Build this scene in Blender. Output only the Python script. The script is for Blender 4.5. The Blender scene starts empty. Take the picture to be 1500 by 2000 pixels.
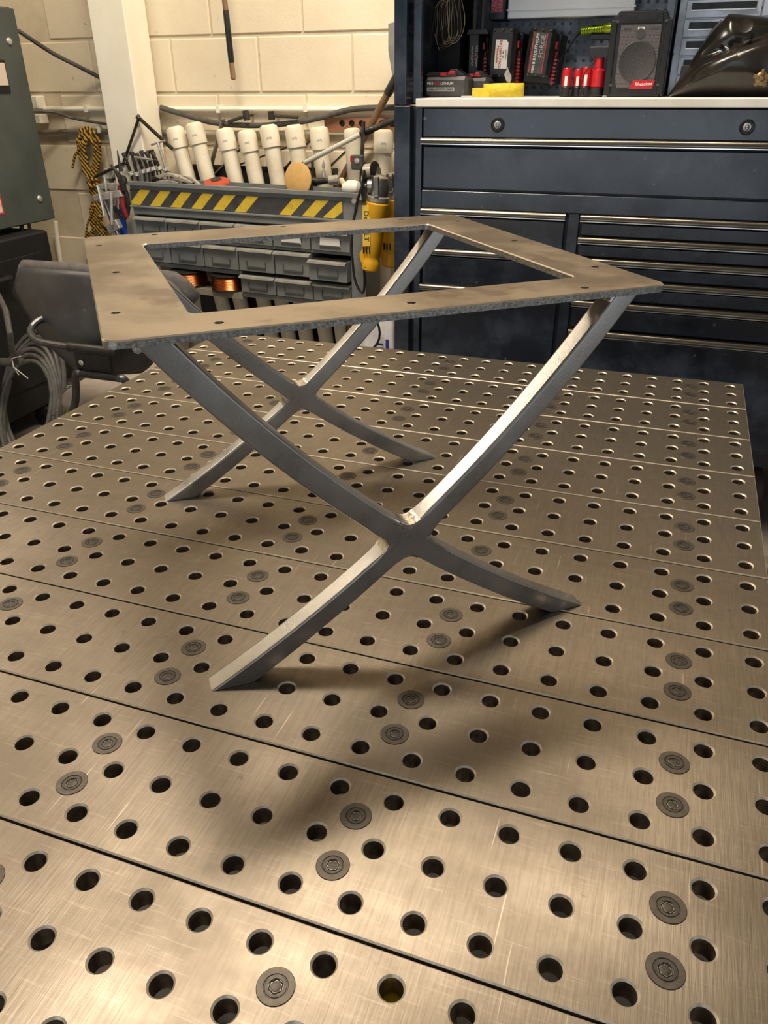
import bpy, bmesh, math, random
from mathutils import Vector, Matrix
from mathutils.geometry import tessellate_polygon
random.seed(7)
SC = bpy.context.scene
COL = SC.collection
PI = math.pi
T = 0.78            # height of the welding table top above the floor
S = 0.0508          # hole pitch of the table top

# ------------------------------------------------------------------ camera
FPX = 1528.78
CAM = Vector((-0.14916, -1.66908, 0.55008 + T))
CROT = (Matrix.Rotation(0.346892, 3, 'Z') @ Matrix.Rotation(1.067665, 3, 'X') @ Matrix.Rotation(-0.007877, 3, 'Z'))
cd = bpy.data.cameras.new('camera')
cd.sensor_fit = 'VERTICAL'; cd.sensor_height = 24.0; cd.lens = FPX / 2000 * 24.0
cd.clip_start = 0.02
cam = bpy.data.objects.new('camera', cd); COL.objects.link(cam)
cam.matrix_world = Matrix.Translation(CAM) @ CROT.to_4x4()
SC.camera = cam

# ------------------------------------------------------------------ light
SC.view_settings.view_transform = 'Standard'
SC.view_settings.look = 'None'
SC.view_settings.gamma = 1.0
SC.view_settings.use_curve_mapping = False
SC.view_settings.exposure = 0.0
w = bpy.data.worlds.new('daylight'); SC.world = w; w.use_nodes = True
w.node_tree.nodes['Background'].inputs[0].default_value = (0.86, 0.93, 1.0, 1)
w.node_tree.nodes['Background'].inputs[1].default_value = 0.20

def area(name, loc, target, sx, sy, power, color):
    l = bpy.data.lights.new(name, 'AREA'); l.shape = 'RECTANGLE'; l.size = sx; l.size_y = sy
    l.energy = power; l.color = color
    o = bpy.data.objects.new(name, l); COL.objects.link(o); o.location = loc
    o.rotation_euler = (Vector(target) - Vector(loc)).to_track_quat('-Z', 'Y').to_euler()
    return o
area('shop_light', (-1.43, -0.23, 3.25), (-0.6, -0.7, T), 0.9, 0.45, 57, (1.0, 0.88, 0.72))
area('shop_light_wall', (-0.6, 0.40, 3.5), (-1.3, 1.6, 1.2), 2.0, 0.3, 95, (1.0, 0.88, 0.70))
area('left_leg_fill', (-3.10, 0.10, 2.40), (-0.5, -0.9, T), 1.4, 0.25, 5.0, (1.0, 0.86, 0.68)).data.spread = 1.6  # added lamp, no fixture known; brightens the upper faces of the legs
area('bay_door_daylight', (-1.0, -4.8, 1.25), (-0.6, 0.8, 1.0), 3.0, 2.4, 34, (0.84, 0.92, 1.0))
area('side_cool_fill', (3.1, -2.7, 1.15), (-0.4, -0.8, 0.9), 2.2, 2.2, 9, (0.90, 0.95, 1.0))  # added cool fill for the leg fronts, no door known there

# ------------------------------------------------------------------ helpers
def at(px, py, Y):
    """the point at depth Y (metres) on the sight line through a surveyed photo position"""
    d = CROT @ Vector(((px - 750) / FPX, -(py - 1000) / FPX, -1.0))
    return CAM + d * ((Y - CAM.y) / d.y)

def on(px, py, z):
    d = CROT @ Vector(((px - 750) / FPX, -(py - 1000) / FPX, -1.0))
    return CAM + d * ((z - CAM.z) / d.z)

def frame_of(direction, up=Vector((0, 0, 1))):
    z = Vector(direction).normalized()
    if abs(z.dot(up)) > 0.98: up = Vector((0, 1, 0))
    x = up.cross(z).normalized(); y = z.cross(x)
    return x, y, z

class MB:
    """collects faces; build() links them as one mesh object"""
    def __init__(self): self.v = []; self.f = []; self.m = []; self.mi = 0
    def add(self, vs, fs):
        o = len(self.v); self.v += [tuple(p) for p in vs]
        self.f += [tuple(i + o for i in f) for f in fs]; self.m += [self.mi] * len(fs)
        return self
    def box(self, a, b, M=None):
        (x0, y0, z0), (x1, y1, z1) = a, b
        vs = [Vector(p) for p in ((x0,y0,z0),(x1,y0,z0),(x1,y1,z0),(x0,y1,z0),(x0,y0,z1),(x1,y0,z1),(x1,y1,z1),(x0,y1,z1))]
        if M is not None: vs = [M @ p for p in vs]
        return self.add(vs, [(0,3,2,1),(4,5,6,7),(0,1,5,4),(1,2,6,5),(2,3,7,6),(3,0,4,7)])
    def bar(self, p, q, w, h, up=Vector((0,0,1))):
        """a straight bar of w x h section from p to q"""
        p, q = Vector(p), Vector(q); x, y, z = frame_of(q - p, up)
        c = [x*w/2*a + y*h/2*b for a, b in ((-1,-1),(1,-1),(1,1),(-1,1))]
        return self.add([p+k for k in c] + [q+k for k in c], [(3,2,1,0),(4,5,6,7),(0,1,5,4),(1,2,6,5),(2,3,7,6),(3,0,4,7)])
    def cyl(self, p, q, r0, r1=None, n=16, caps=True):
        r1 = r0 if r1 is None else r1
        p, q = Vector(p), Vector(q); x, y, z = frame_of(q - p)
        vs = []
        for c, r in ((p, r0), (q, r1)):
            vs += [c + x*math.cos(2*PI*k/n)*r + y*math.sin(2*PI*k/n)*r for k in range(n)]
        fs = [(k, (k+1) % n, n+(k+1) % n, n+k) for k in range(n)]
        if caps: fs += [tuple(reversed(range(n))), tuple(range(n, 2*n))]
        return self.add(vs, fs)
    def tube(self, pts, r, n=8, caps=True):
        pts = [Vector(p) for p in pts]; vs = []; fs = []
        up = None
        for k, p in enumerate(pts):
            d = (pts[min(k+1, len(pts)-1)] - pts[max(k-1, 0)]).normalized()
            if up is None:
                x, y, _ = frame_of(d)
            else:
                x = (up - d*up.dot(d)).normalized(); y = d.cross(x)
            up = x
            rr = r[k] if isinstance(r, (list, tuple)) else r
            vs += [p + x*math.cos(2*PI*a/n)*rr + y*math.sin(2*PI*a/n)*rr for a in range(n)]
        for k in range(len(pts)-1):
            fs += [(k*n+a, k*n+(a+1) % n, (k+1)*n+(a+1) % n, (k+1)*n+a) for a in range(n)]
        if caps: fs += [tuple(reversed(range(n))), tuple(range((len(pts)-1)*n, len(pts)*n))]
        return self.add(vs, fs)
    def lathe(self, prof, p, axis=(0,0,1), n=24, closed=False):
        """prof: list of (radius, distance along axis)"""
        p = Vector(p); x, y, z = frame_of(axis); vs = []; fs = []
        for r, h in prof:
            r = max(r, 1e-5)
            vs += [p + z*h + x*math.cos(2*PI*a/n)*r + y*math.sin(2*PI*a/n)*r for a in range(n)]
        for k in range(len(prof)-1):
            fs += [(k*n+a, k*n+(a+1) % n, (k+1)*n+(a+1) % n, (k+1)*n+a) for a in range(n)]
        if not closed:
            fs += [tuple(reversed(range(n))), tuple(range((len(prof)-1)*n, len(prof)*n))]
        return self.add(vs, fs)
    def prism(self, poly, o, u, v, t):
        """2-d polygon (a,b) in plane o+a*u+b*v, extruded by vector t"""
        o, u, v, t = Vector(o), Vector(u), Vector(v), Vector(t); n = len(poly)
        b = [o + u*a + v*c for a, c in poly]
        fs = [tuple(reversed(range(n))), tuple(range(n, 2*n))]
        fs += [(k, (k+1) % n, n+(k+1) % n, n+k) for k in range(n)]
        return self.add(b + [p + t for p in b], fs)
    def grid(self, fn, nu, nv, closed_u=False):
        vs = [fn(i / (nu if closed_u else nu-1), j / (nv-1)) for j in range(nv) for i in range(nu)]
        fs = []
        for j in range(nv-1):
            for i in range(nu if closed_u else nu-1):
                i2 = (i+1) % nu
                fs.append((j*nu+i, j*nu+i2, (j+1)*nu+i2, (j+1)*nu+i))
        return self.add(vs, fs)
    def mesh(self, name, mats, smooth=35):
        me = bpy.data.meshes.new(name); me.from_pydata(self.v, [], self.f)
        for m in (mats if isinstance(mats, (list, tuple)) else [mats]): me.materials.append(m)
        for p, i in zip(me.polygons, self.m): p.material_index = i
        bm = bmesh.new(); bm.from_mesh(me); bmesh.ops.recalc_face_normals(bm, faces=bm.faces); bm.to_mesh(me); bm.free()
        if smooth:
            for p in me.polygons: p.use_smooth = True
            me.set_sharp_from_angle(angle=math.radians(smooth))
        me.update(); return me
    def build(self, name, mats, parent=None, smooth=35, bevel=0, seg=2, origin=None):
        if origin is not None:
            o = Vector(origin); self.v = [tuple(Vector(p) - o) for p in self.v]
        ob = bpy.data.objects.new(name, self.mesh(name, mats, smooth)); COL.objects.link(ob)
        if origin is not None: ob.location = origin
        if parent is not None:
            ob.parent = parent
        if bevel:
            b = ob.modifiers.new('edge', 'BEVEL'); b.width = bevel; b.segments = seg; b.limit_method = 'ANGLE'; b.angle_limit = math.radians(40); b.harden_normals = bool(smooth)
        return ob

def put(name, mesh, loc=(0,0,0), rot=(0,0,0), parent=None, scale=None):
    o = bpy.data.objects.new(name, mesh); COL.objects.link(o); o.location = loc; o.rotation_euler = rot
    if scale: o.scale = scale
    if parent is not None: o.parent = parent
    return o
def tag(o, label, cat, group=None):
    o['label'] = label; o['category'] = cat
    if group: o['group'] = group
    return o
def thing(name, label, cat, loc=(0,0,0), rot=(0,0,0), group=None):
    o = bpy.data.objects.new(name, None); COL.objects.link(o); o.location = loc; o.rotation_euler = rot
    o.empty_display_size = 0.05
    return tag(o, label, cat, group)
def struct(o, label=None):
    o['kind'] = 'structure'
    if label: o['label'] = label
    return o
def under(o, parent):
    """parent o, keeping it where it stands"""
    o.parent = parent
    M = Matrix.LocRotScale(parent.location, parent.rotation_euler, parent.scale)
    if parent.parent is not None:
        g = parent.parent; M = Matrix.LocRotScale(g.location, g.rotation_euler, g.scale) @ M
    o.matrix_parent_inverse = M.inverted()
    return o
def text(body, size, loc, xdir, ydir, m, parent=None, name='lettering', align='CENTER', depth=0.0004, sx=1.0, shear=0.0):
    c = bpy.data.curves.new(name, 'FONT'); c.body = body; c.size = size; c.align_x = align; c.align_y = 'CENTER'
    c.extrude = depth; c.shear = shear; c.resolution_u = 2
    tmp = bpy.data.objects.new(name, c); COL.objects.link(tmp)
    dg = bpy.context.evaluated_depsgraph_get()
    me = bpy.data.meshes.new_from_object(tmp.evaluated_get(dg)); me.name = name
    bpy.data.objects.remove(tmp); bpy.data.curves.remove(c)
    me.materials.clear(); me.materials.append(m)
    o = bpy.data.objects.new(name, me); COL.objects.link(o)
    x = Vector(xdir).normalized(); y = Vector(ydir).normalized(); z = x.cross(y)
    R = Matrix((x*sx, y, z)).transposed().to_4x4()
    o.matrix_basis = Matrix.Translation(Vector(loc)) @ R
    if parent is not None: under(o, parent)
    return o

# ------------------------------------------------------------------ materials
MATS = {}
def mat(name, col, rough=0.5, metal=0.0, col2=None, scale=6.0, detail=6.0, lo=0.35, hi=0.65, bump=0.0, bscale=80.0, rvar=0.0,
        stretch=(1,1,1), spots=None, spot_scale=25.0, spot_at=0.66, coat=0.0, emit=None, estr=0.0, aniso=0.0, spec=None):
    """noise-varied principled material in metres (world position)"""
    if name in MATS: return MATS[name]
    m = bpy.data.materials.new(name); m.use_nodes = True; MATS[name] = m
    nt = m.node_tree; N = nt.nodes; L = nt.links; b = N['Principled BSDF']
    b.inputs['Base Color'].default_value = (*col, 1); b.inputs['Roughness'].default_value = rough; b.inputs['Metallic'].default_value = metal
    if coat: b.inputs['Coat Weight'].default_value = coat; b.inputs['Coat Roughness'].default_value = 0.12
    if aniso: b.inputs['Anisotropic'].default_value = aniso
    if spec is not None: b.inputs['Specular IOR Level'].default_value = spec
    if emit: b.inputs['Emission Color'].default_value = (*emit, 1); b.inputs['Emission Strength'].default_value = estr
    if col2 is None and not bump and not rvar: return m
    g = N.new('ShaderNodeNewGeometry'); mp = N.new('ShaderNodeMapping'); mp.inputs['Scale'].default_value = stretch
    L.new(g.outputs['Position'], mp.inputs['Vector'])
    nz = N.new('ShaderNodeTexNoise'); nz.inputs['Scale'].default_value = scale; nz.inputs['Detail'].default_value = detail; nz.inputs['Roughness'].default_value = 0.62
    L.new(mp.outputs[0], nz.inputs['Vector'])
    if col2 is not None:
        r = N.new('ShaderNodeMapRange'); r.inputs[1].default_value = lo; r.inputs[2].default_value = hi
        L.new(nz.outputs[0], r.inputs[0])
        mx = N.new('ShaderNodeMix'); mx.data_type = 'RGBA'; mx.inputs[6].default_value = (*col, 1); mx.inputs[7].default_value = (*col2, 1)
        L.new(r.outputs[0], mx.inputs[0]); out = mx.outputs[2]
        if spots is not None:
            n2 = N.new('ShaderNodeTexNoise'); n2.inputs['Scale'].default_value = spot_scale; n2.inputs['Detail'].default_value = 4
            L.new(g.outputs['Position'], n2.inputs['Vector'])
            r2 = N.new('ShaderNodeMapRange'); r2.inputs[1].default_value = spot_at; r2.inputs[2].default_value = spot_at + 0.06
            L.new(n2.outputs[0], r2.inputs[0])
            m2 = N.new('ShaderNodeMix'); m2.data_type = 'RGBA'; m2.inputs[7].default_value = (*spots, 1)
            L.new(r2.outputs[0], m2.inputs[0]); L.new(out, m2.inputs[6]); out = m2.outputs[2]
        L.new(out, b.inputs['Base Color'])
    if rvar:
        r = N.new('ShaderNodeMapRange'); r.inputs[1].default_value = 0.3; r.inputs[2].default_value = 0.7
        r.inputs[3].default_value = max(0.02, rough - rvar); r.inputs[4].default_value = min(1, rough + rvar)
        L.new(nz.outputs[0], r.inputs[0]); L.new(r.outputs[0], b.inputs['Roughness'])
    if bump:
        n3 = N.new('ShaderNodeTexNoise'); n3.inputs['Scale'].default_value = bscale; n3.inputs['Detail'].default_value = 4
        L.new(mp.outputs[0], n3.inputs['Vector'])
        bp = N.new('ShaderNodeBump'); bp.inputs['Strength'].default_value = bump; bp.inputs['Distance'].default_value = 0.002
        L.new(n3.outputs[0], bp.inputs['Height']); L.new(bp.outputs[0], b.inputs['Normal'])
    return m

def steel_plate_material():
    """ground, oiled plate steel: long blotches, fine cross-hatched scratches, a few bright gouges"""
    m = bpy.data.materials.new('oiled_plate_steel'); m.use_nodes = True
    nt = m.node_tree; N = nt.nodes; L = nt.links; b = N['Principled BSDF']
    g = N.new('ShaderNodeNewGeometry')
    def noise(scale, stretch=(1,1,1), rot=0.0, detail=5, rough=0.6):
        mp = N.new('ShaderNodeMapping'); mp.inputs['Scale'].default_value = stretch; mp.inputs['Rotation'].default_value = (0, 0, rot)
        L.new(g.outputs['Position'], mp.inputs['Vector'])
        n = N.new('ShaderNodeTexNoise'); n.inputs['Scale'].default_value = scale; n.inputs['Detail'].default_value = detail; n.inputs['Roughness'].default_value = rough
        L.new(mp.outputs[0], n.inputs['Vector']); return n.outputs[0]
    def rng(s, a, c, x=0.0, y=1.0):
        r = N.new('ShaderNodeMapRange'); r.inputs[1].default_value = a; r.inputs[2].default_value = c; r.inputs[3].default_value = x; r.inputs[4].default_value = y
        L.new(s, r.inputs[0]); return r.outputs[0]
    def mix(f, a, c):
        x = N.new('ShaderNodeMix'); x.data_type = 'RGBA'
        L.new(f, x.inputs[0])
        for i, k in ((6, a), (7, c)):
            if isinstance(k, tuple): x.inputs[i].default_value = (*k, 1)
            else: L.new(k, x.inputs[i])
        return x.outputs[2]
    blot = noise(5.0, (1, 1.5, 1), 0.3, 7)
    base = mix(rng(blot, 0.36, 0.66), (0.138, 0.113, 0.086), (0.210, 0.176, 0.137))
    fine = noise(430, (1, 0.07, 1), 0.35, 3)
    base = mix(rng(fine, 0.42, 0.70, 0, 0.45), base, (0.112, 0.091, 0.068))
    fine2 = noise(380, (0.06, 1, 1), -0.5, 3)
    base = mix(rng(fine2, 0.58, 0.76, 0, 0.3), base, (0.31, 0.265, 0.21))
    pit = noise(60, (1, 1, 1), 0, 3)
    base = mix(rng(pit, 0.69, 0.75, 0, 0.7), base, (0.13, 0.10, 0.075))
    scr = noise(260, (1, 0.03, 1), 0.9, 2, 0.4)
    base = mix(rng(scr, 0.735, 0.76, 0, 0.28), base, (0.55, 0.49, 0.39))
    scr2 = noise(300, (1, 0.03, 1), -0.45, 2, 0.4)
    base = mix(rng(scr2, 0.735, 0.76, 0, 0.28), base, (0.55, 0.48, 0.38))
    L.new(base, b.inputs['Base Color'])
    b.inputs['Metallic'].default_value = 0.88
    L.new(rng(blot, 0.3, 0.7, 0.46, 0.33), b.inputs['Roughness'])
    bp = N.new('ShaderNodeBump'); bp.inputs['Strength'].default_value = 0.10; bp.inputs['Distance'].default_value = 0.001
    L.new(fine, bp.inputs['Height']); L.new(bp.outputs[0], b.inputs['Normal'])
    return m
M_PLATE = steel_plate_material()
M_BORE = mat('bored_steel', (0.30, 0.25, 0.19), 0.42, 0.8, (0.16, 0.13, 0.10), 120)
M_CHAMFER = mat('bright_chamfer', (0.70, 0.62, 0.50), 0.40, 0.6, (0.50, 0.43, 0.34), 200)  # glint on the hole and plank edges put into a bright colour
M_SCREW = mat('blackened_screw', (0.055, 0.046, 0.037), 0.45, 0.6, (0.03, 0.025, 0.02), 220)
M_SCREWRING = mat('worn_screw_flange', (0.080, 0.067, 0.052), 0.47, 0.7, (0.055, 0.046, 0.036), 160)
M_DARK = mat('black_shadow_steel', (0.02, 0.018, 0.016), 0.6, 0.2)
M_FRAMETOP = mat('mill_scale_plate', (0.160, 0.124, 0.087), 0.40, 0.72, (0.240, 0.192, 0.136), 9.0, 8, 0.44, 0.58, bump=0.06, bscale=400, rvar=0.06, stretch=(1,1,1), spots=(0.145,0.105,0.072), spot_scale=16, spot_at=0.60)
M_FRAMEEDGE = mat('cut_plate_edge', (0.42, 0.40, 0.37), 0.36, 0.8, (0.22, 0.205, 0.185), 330, 3, 0.38, 0.62, bump=0.25, bscale=520)
M_TUBE = mat('hot_rolled_tube', (0.37, 0.355, 0.335), 0.30, 0.90, (0.50, 0.485, 0.46), 14, 8, 0.35, 0.7, bump=0.06, bscale=600, rvar=0.06)
M_WELD = mat('polished_weld', (0.80, 0.78, 0.74), 0.22, 1.0, (0.55, 0.53, 0.50), 160, bump=0.3, bscale=260)

# ------------------------------------------------------------------ the room
WALL_Y = 1.60
def setting():
    m_floor = mat('dusty_concrete', (0.15, 0.125, 0.10), 0.85, 0, (0.27, 0.235, 0.19), 3.0, 8, 0.35, 0.7, bump=0.3, bscale=60, spots=(0.06,0.05,0.045), spot_scale=5, spot_at=0.6)
    f = MB(); f.box((-3.2, -5.0, -0.1), (3.2, 1.75, 0.0)); struct(f.build('floor', m_floor, smooth=0))
    m_mortar = mat('painted_mortar', (0.72, 0.62, 0.46), 0.75, 0, (0.60, 0.50, 0.36), 9)
    w = MB(); w.box((-3.2, WALL_Y, 0), (3.2, WALL_Y + 0.15, 4.2)); wb = struct(w.build('wall_back', m_mortar, smooth=0))
    m_block = mat('painted_block', (0.82, 0.72, 0.54), 0.62, 0, (0.74, 0.63, 0.455), 4.0, 8, 0.35, 0.7, bump=0.35, bscale=160, spots=(0.50,0.40,0.27), spot_scale=30, spot_at=0.70)
    bl = MB(); bl.box((-0.1985, -0.006, -0.0965), (0.1985, 0.02, 0.0965)); me = bl.mesh('block', m_block, 0)
    half = MB(); half.box((-0.0985, -0.006, -0.0965), (0.0985, 0.02, 0.0965)); meh = half.mesh('block', m_block, 0)
    # courses: joints surveyed at z = 0.715, 0.51 ... above the table top
    z0 = T + 0.510
    for c in range(-4, 5):
        zc = z0 + 0.2045 * (c + 0.5)
        off = -1.852 if c % 2 == 0 else -1.652
        for k in range(-4, 12):
            x = off + 0.405 * (k + 0.5)
            if not -3.0 < x < 0.6: continue
            if x > -1.0 and c < 1: continue
            if z0 + 0.2045 * c > T + 1.1: continue
            put('block', me, (x, WALL_Y, zc), (0, 0, 0), wb).modifiers.new('edge', 'BEVEL').width = 0.004
    w = MB(); w.box((-3.35, -5.0, 0), (-3.2, 1.75, 4.2)); struct(w.build('wall_left', mat('left_wall_paint', (0.62, 0.54, 0.40), 0.8), smooth=0))
    w = MB(); w.box((-3.35, -5.0, 4.2), (3.2, 1.75, 4.3)); struct(w.build('ceiling', mat('ceiling_paint', (0.55, 0.50, 0.42), 0.85), smooth=0))
setting()

# ------------------------------------------------------------------ welding table
def plank_mesh():
    b = MB(); n = 24; ch = 0.0013; half = 1.5 * S - 0.00125; L0 = -23.5 * S; L1 = 0.5 * S; th = 0.019
    r0, r1, r2 = 0.0102, 0.0086, 0.0084
    for j in range(3):
        for i in range(24):
            cx, cy = -i * S, (1 - j) * S
            x0, x1, y0, y1 = cx - S/2, cx + S/2, cy - S/2, cy + S/2
            if i == 23: x0 += ch
            if i == 0: x1 -= ch
            if j == 0: y1 = half - ch
            if j == 2: y0 = -half + ch
            o = len(b.v)
            ring = lambda r, z: [(cx + r*math.cos(2*PI*k/n), cy + r*math.sin(2*PI*k/n), z) for k in range(n)]
            for z, rr, flip in ((0.0, r0, False), (-th, r2, True)):
                vs = ring(rr, z) + [(x1, y1, z), (x0, y1, z), (x0, y0, z), (x1, y0, z)]
                fs = []
                q = n // 4
                for c in range(4):
                    for k in range(q):
                        fs.append((n + c, (c*q + k + 1) % n, (c*q + k) % n))
                    fs.append((n + c, n + (c + 1) % 4, ((c + 1)*q) % n))
                b.mi = 0; b.add(vs, [tuple(reversed(f)) if flip else f for f in fs])
            b.mi = 2; b.add(ring(r0, 0) + ring(r1, -0.0016), [(k, (k+1) % n, n+(k+1) % n, n+k) for k in range(n)])
            b.mi = 1; b.add(ring(r1, -0.0016) + ring(r2, -th), [(k, (k+1) % n, n+(k+1) % n, n+k) for k in range(n)])
    # chamfered rim and sides
    X0, X1, Y0, Y1 = L0, L1, -half, half
    rect = lambda d, z: [(X0+d, Y0+d, z), (X1-d, Y0+d, z), (X1-d, Y1-d, z), (X0+d, Y1-d, z)]
    b.mi = 2; b.add(rect(ch, 0) + rect(0, -ch), [(k, (k+1) % 4, 4+(k+1) % 4, 4+k) for k in range(4)])
    b.mi = 1; b.add(rect(0, -ch) + rect(0, -th), [(k, (k+1) % 4, 4+(k+1) % 4, 4+k) for k in range(4)])
    me = bpy.data.meshes.new('plank'); me.from_pydata(b.v, [], b.f)
    for m in (M_PLATE, M_BORE, M_CHAMFER): me.materials.append(m)
    for p, i in zip(me.polygons, b.m): p.material_index = i
    bm = bmesh.new(); bm.from_mesh(me); bmesh.ops.remove_doubles(bm, verts=bm.verts, dist=1e-6)
    bmesh.ops.recalc_face_normals(bm, faces=bm.faces); bm.to_mesh(me); bm.free()
    for p in me.polygons: p.use_smooth = True
    me.set_sharp_from_angle(angle=math.radians(30)); return me

def screw_mesh():
    b = MB(); b.mi = 0
    b.lathe([(0.0138, -0.0005), (0.0138, 0.0001), (0.0134, 0.0004), (0.0090, 0.0004), (0.0086, -0.0002)], (0,0,0), n=28, closed=True)
    b.mi = 1
    b.lathe([(0.0086, -0.0002), (0.0080, -0.0002), (0.0077, 0.0003), (0.0055, 0.0003)], (0,0,0), n=28, closed=True)
    b.mi = 2
    b.lathe([(0.0055, 0.0003), (0.0042, -0.0004), (0.0038, -0.0004)], (0,0,0), n=6, closed=True)
    b.mi = 1
    b.lathe([(0.0044, -0.0003), (0.0032, 0.0000), (0.0006, -0.0002)], (0,0,0), n=10)
    return b.mesh('screw', [M_SCREWRING, M_SCREW, M_DARK], 25)

def welding_table():
    t = thing('welding_table', 'large steel welding table with rows of drilled holes and countersunk screws', 'table', (-0.584, -0.737, 0))
    me = plank_mesh(); sm = screw_mesh(); L = Vector((0.584, 0.737, 0))
    for k in range(10):
        y = -(3*k + 1) * S
        put('plank', me, Vector((0, y, T)) + L, parent=t)
        for c in (1.5, 6.5, 11.5, 16.5, 21.5):
            for d in (0.5, -0.5):
                put('screw', sm, Vector((-c*S, y + d*S, T + 0.0002)) + L, (0, 0, random.uniform(0, 6)), t)
    mb = mat('table_frame_steel', (0.10, 0.09, 0.08), 0.5, 0.6, (0.18, 0.15, 0.12), 12)
    for c in (1.5, 6.5, 11.5, 16.5, 21.5):
        b = MB(); b.box((-c*S-0.010, -29.3*S, T-0.12), (-c*S+0.010, 0.3*S, T-0.0192)); under(b.build('rib', mb), t)
    for y in (-1.0*S, -28*S):
        b = MB(); b.box((-23*S, y-0.03, T-0.18), (0, y+0.03, T-0.1205)); under(b.build('cross_beam', mb), t)
        for x in (-22.4*S, -0.6*S):
            b = MB(); b.box((x-0.04, y-0.04, 0.012), (x+0.04, y+0.04, T-0.1805)); b.box((x-0.07, y-0.07, 0), (x+0.07, y+0.07, 0.012)); under(b.build('leg', mb, bevel=0.003), t)
    return t
welding_table()

# ------------------------------------------------------------------ the welded steel base standing on it
FD = Vector((0.77284744, 0.63459187, 0)); FT = Vector((-0.63459187, 0.77284744, 0)); F1 = Vector((-0.52167137, -1.14811129, 0))
def fp(s, t, z): return F1 + FD*s + FT*t + Vector((0, 0, T + z))

def rounded(pts, r, seg=6):
    """2-d polygon (counter-clockwise) with rounded corners"""
    out = []
    n = len(pts)
    for k in range(n):
        p, a, c = Vector(pts[k]), Vector(pts[k-1]), Vector(pts[(k+1) % n])
        d1, d2 = (a - p).normalized(), (c - p).normalized()
        ang = math.acos(max(-1, min(1, d1.dot(d2)))); dist = r / math.tan(ang/2)
        ctr = p + (d1 + d2).normalized() * (r / math.sin(ang/2))
        v0 = p + d1*dist - ctr; v1 = p + d2*dist - ctr
        a0 = math.atan2(v0.y, v0.x); da = (math.atan2(v1.y, v1.x) - a0 + PI) % (2*PI) - PI
        out += [(ctr.x + r*math.cos(a0 + da*q/seg), ctr.y + r*math.sin(a0 + da*q/seg)) for q in range(seg + 1)]
    return out
def offset(loop, d):
    out = []; n = len(loop)
    for k in range(n):
        a, p, c = Vector(loop[k-1]), Vector(loop[k]), Vector(loop[(k+1) % n])
        e = ((p - a).normalized() + (c - p).normalized()).normalized(); nn = Vector((-e.y, e.x))
        out.append(tuple(p + nn*d))
    return out

ARC = {'Llo': (1.0360, 1.1500, 1.3183), 'Lup': (1.0680, 1.1802, 1.3384), 'Rlo': (-0.7439, 1.2872, 1.5077), 'Rup': (-0.6954, 1.2396, 1.4187)}
def arc_at_z(k, z):
    cx, cz, r = ARC[k]; h = math.sqrt(r*r - (z - cz)**2)
    return (cx - h if k[0] == 'L' else cx + h, z)
def cross(a, b):
    (x0, z0, r0), (x1, z1, r1) = ARC[a], ARC[b]
    d = math.hypot(x1-x0, z1-z0); q = (r0*r0 - r1*r1 + d*d) / (2*d); h = math.sqrt(max(0, r0*r0 - q*q))
    mx, mz = x0 + q*(x1-x0)/d, z0 + q*(z1-z0)/d
    s = [(mx + h*(z1-z0)/d, mz - h*(x1-x0)/d), (mx - h*(z1-z0)/d, mz + h*(x1-x0)/d)]
    return min(s, key=lambda p: abs(p[0]-0.22) + abs(p[1]-0.13))
def arc_pts(k, p, q, n):
    cx, cz, r = ARC[k]; a0 = math.atan2(p[1]-cz, p[0]-cx); a1 = math.atan2(q[1]-cz, q[0]-cx)
    da = (a1 - a0 + PI) % (2*PI) - PI
    return [(cx + r*math.cos(a0 + da*i/(n-1)), cz + r*math.sin(a0 + da*i/(n-1))) for i in range(n)]
def sweep(lo, up, t0, t1, rad):
    """rounded tube between two edge curves; rad[k] is the corner radius at station k"""
    b = MB(); seg = 3; rows = []
    for k, (p, q) in enumerate(zip(lo, up)):
        P, Q = Vector((p[0], p[1])), Vector((q[0], q[1])); w = (Q - P).length; r = min(rad[k], w*0.3); D = t1 - t0
        row = []
        for (ca, cb, a0) in ((r, r, PI), (w-r, r, -PI/2), (w-r, D-r, 0), (r, D-r, PI/2)):
            for i in range(seg + 1):
                a = a0 + (PI/2)*i/seg
                x, y = ca + r*math.cos(a), cb + r*math.sin(a)
                sz = P + (Q - P)*(x/w)
                row.append(fp(sz.x, t0 + y, sz.y))
        rows.append(row)
    n = len(rows[0]); vs = [p for r in rows for p in r]; fs = []
    for k in range(len(rows)-1):
        fs += [(k*n+a, k*n+(a+1) % n, (k+1)*n+(a+1) % n, (k+1)*n+a) for a in range(n)]
    fs += [tuple(reversed(range(n))), tuple(range((len(rows)-1)*n, len(rows)*n))]
    return b.add(vs, fs)

def flatten(o):
    o.modifiers.new('flat_faces', 'WEIGHTED_NORMAL').keep_sharp = True
    return o

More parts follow.
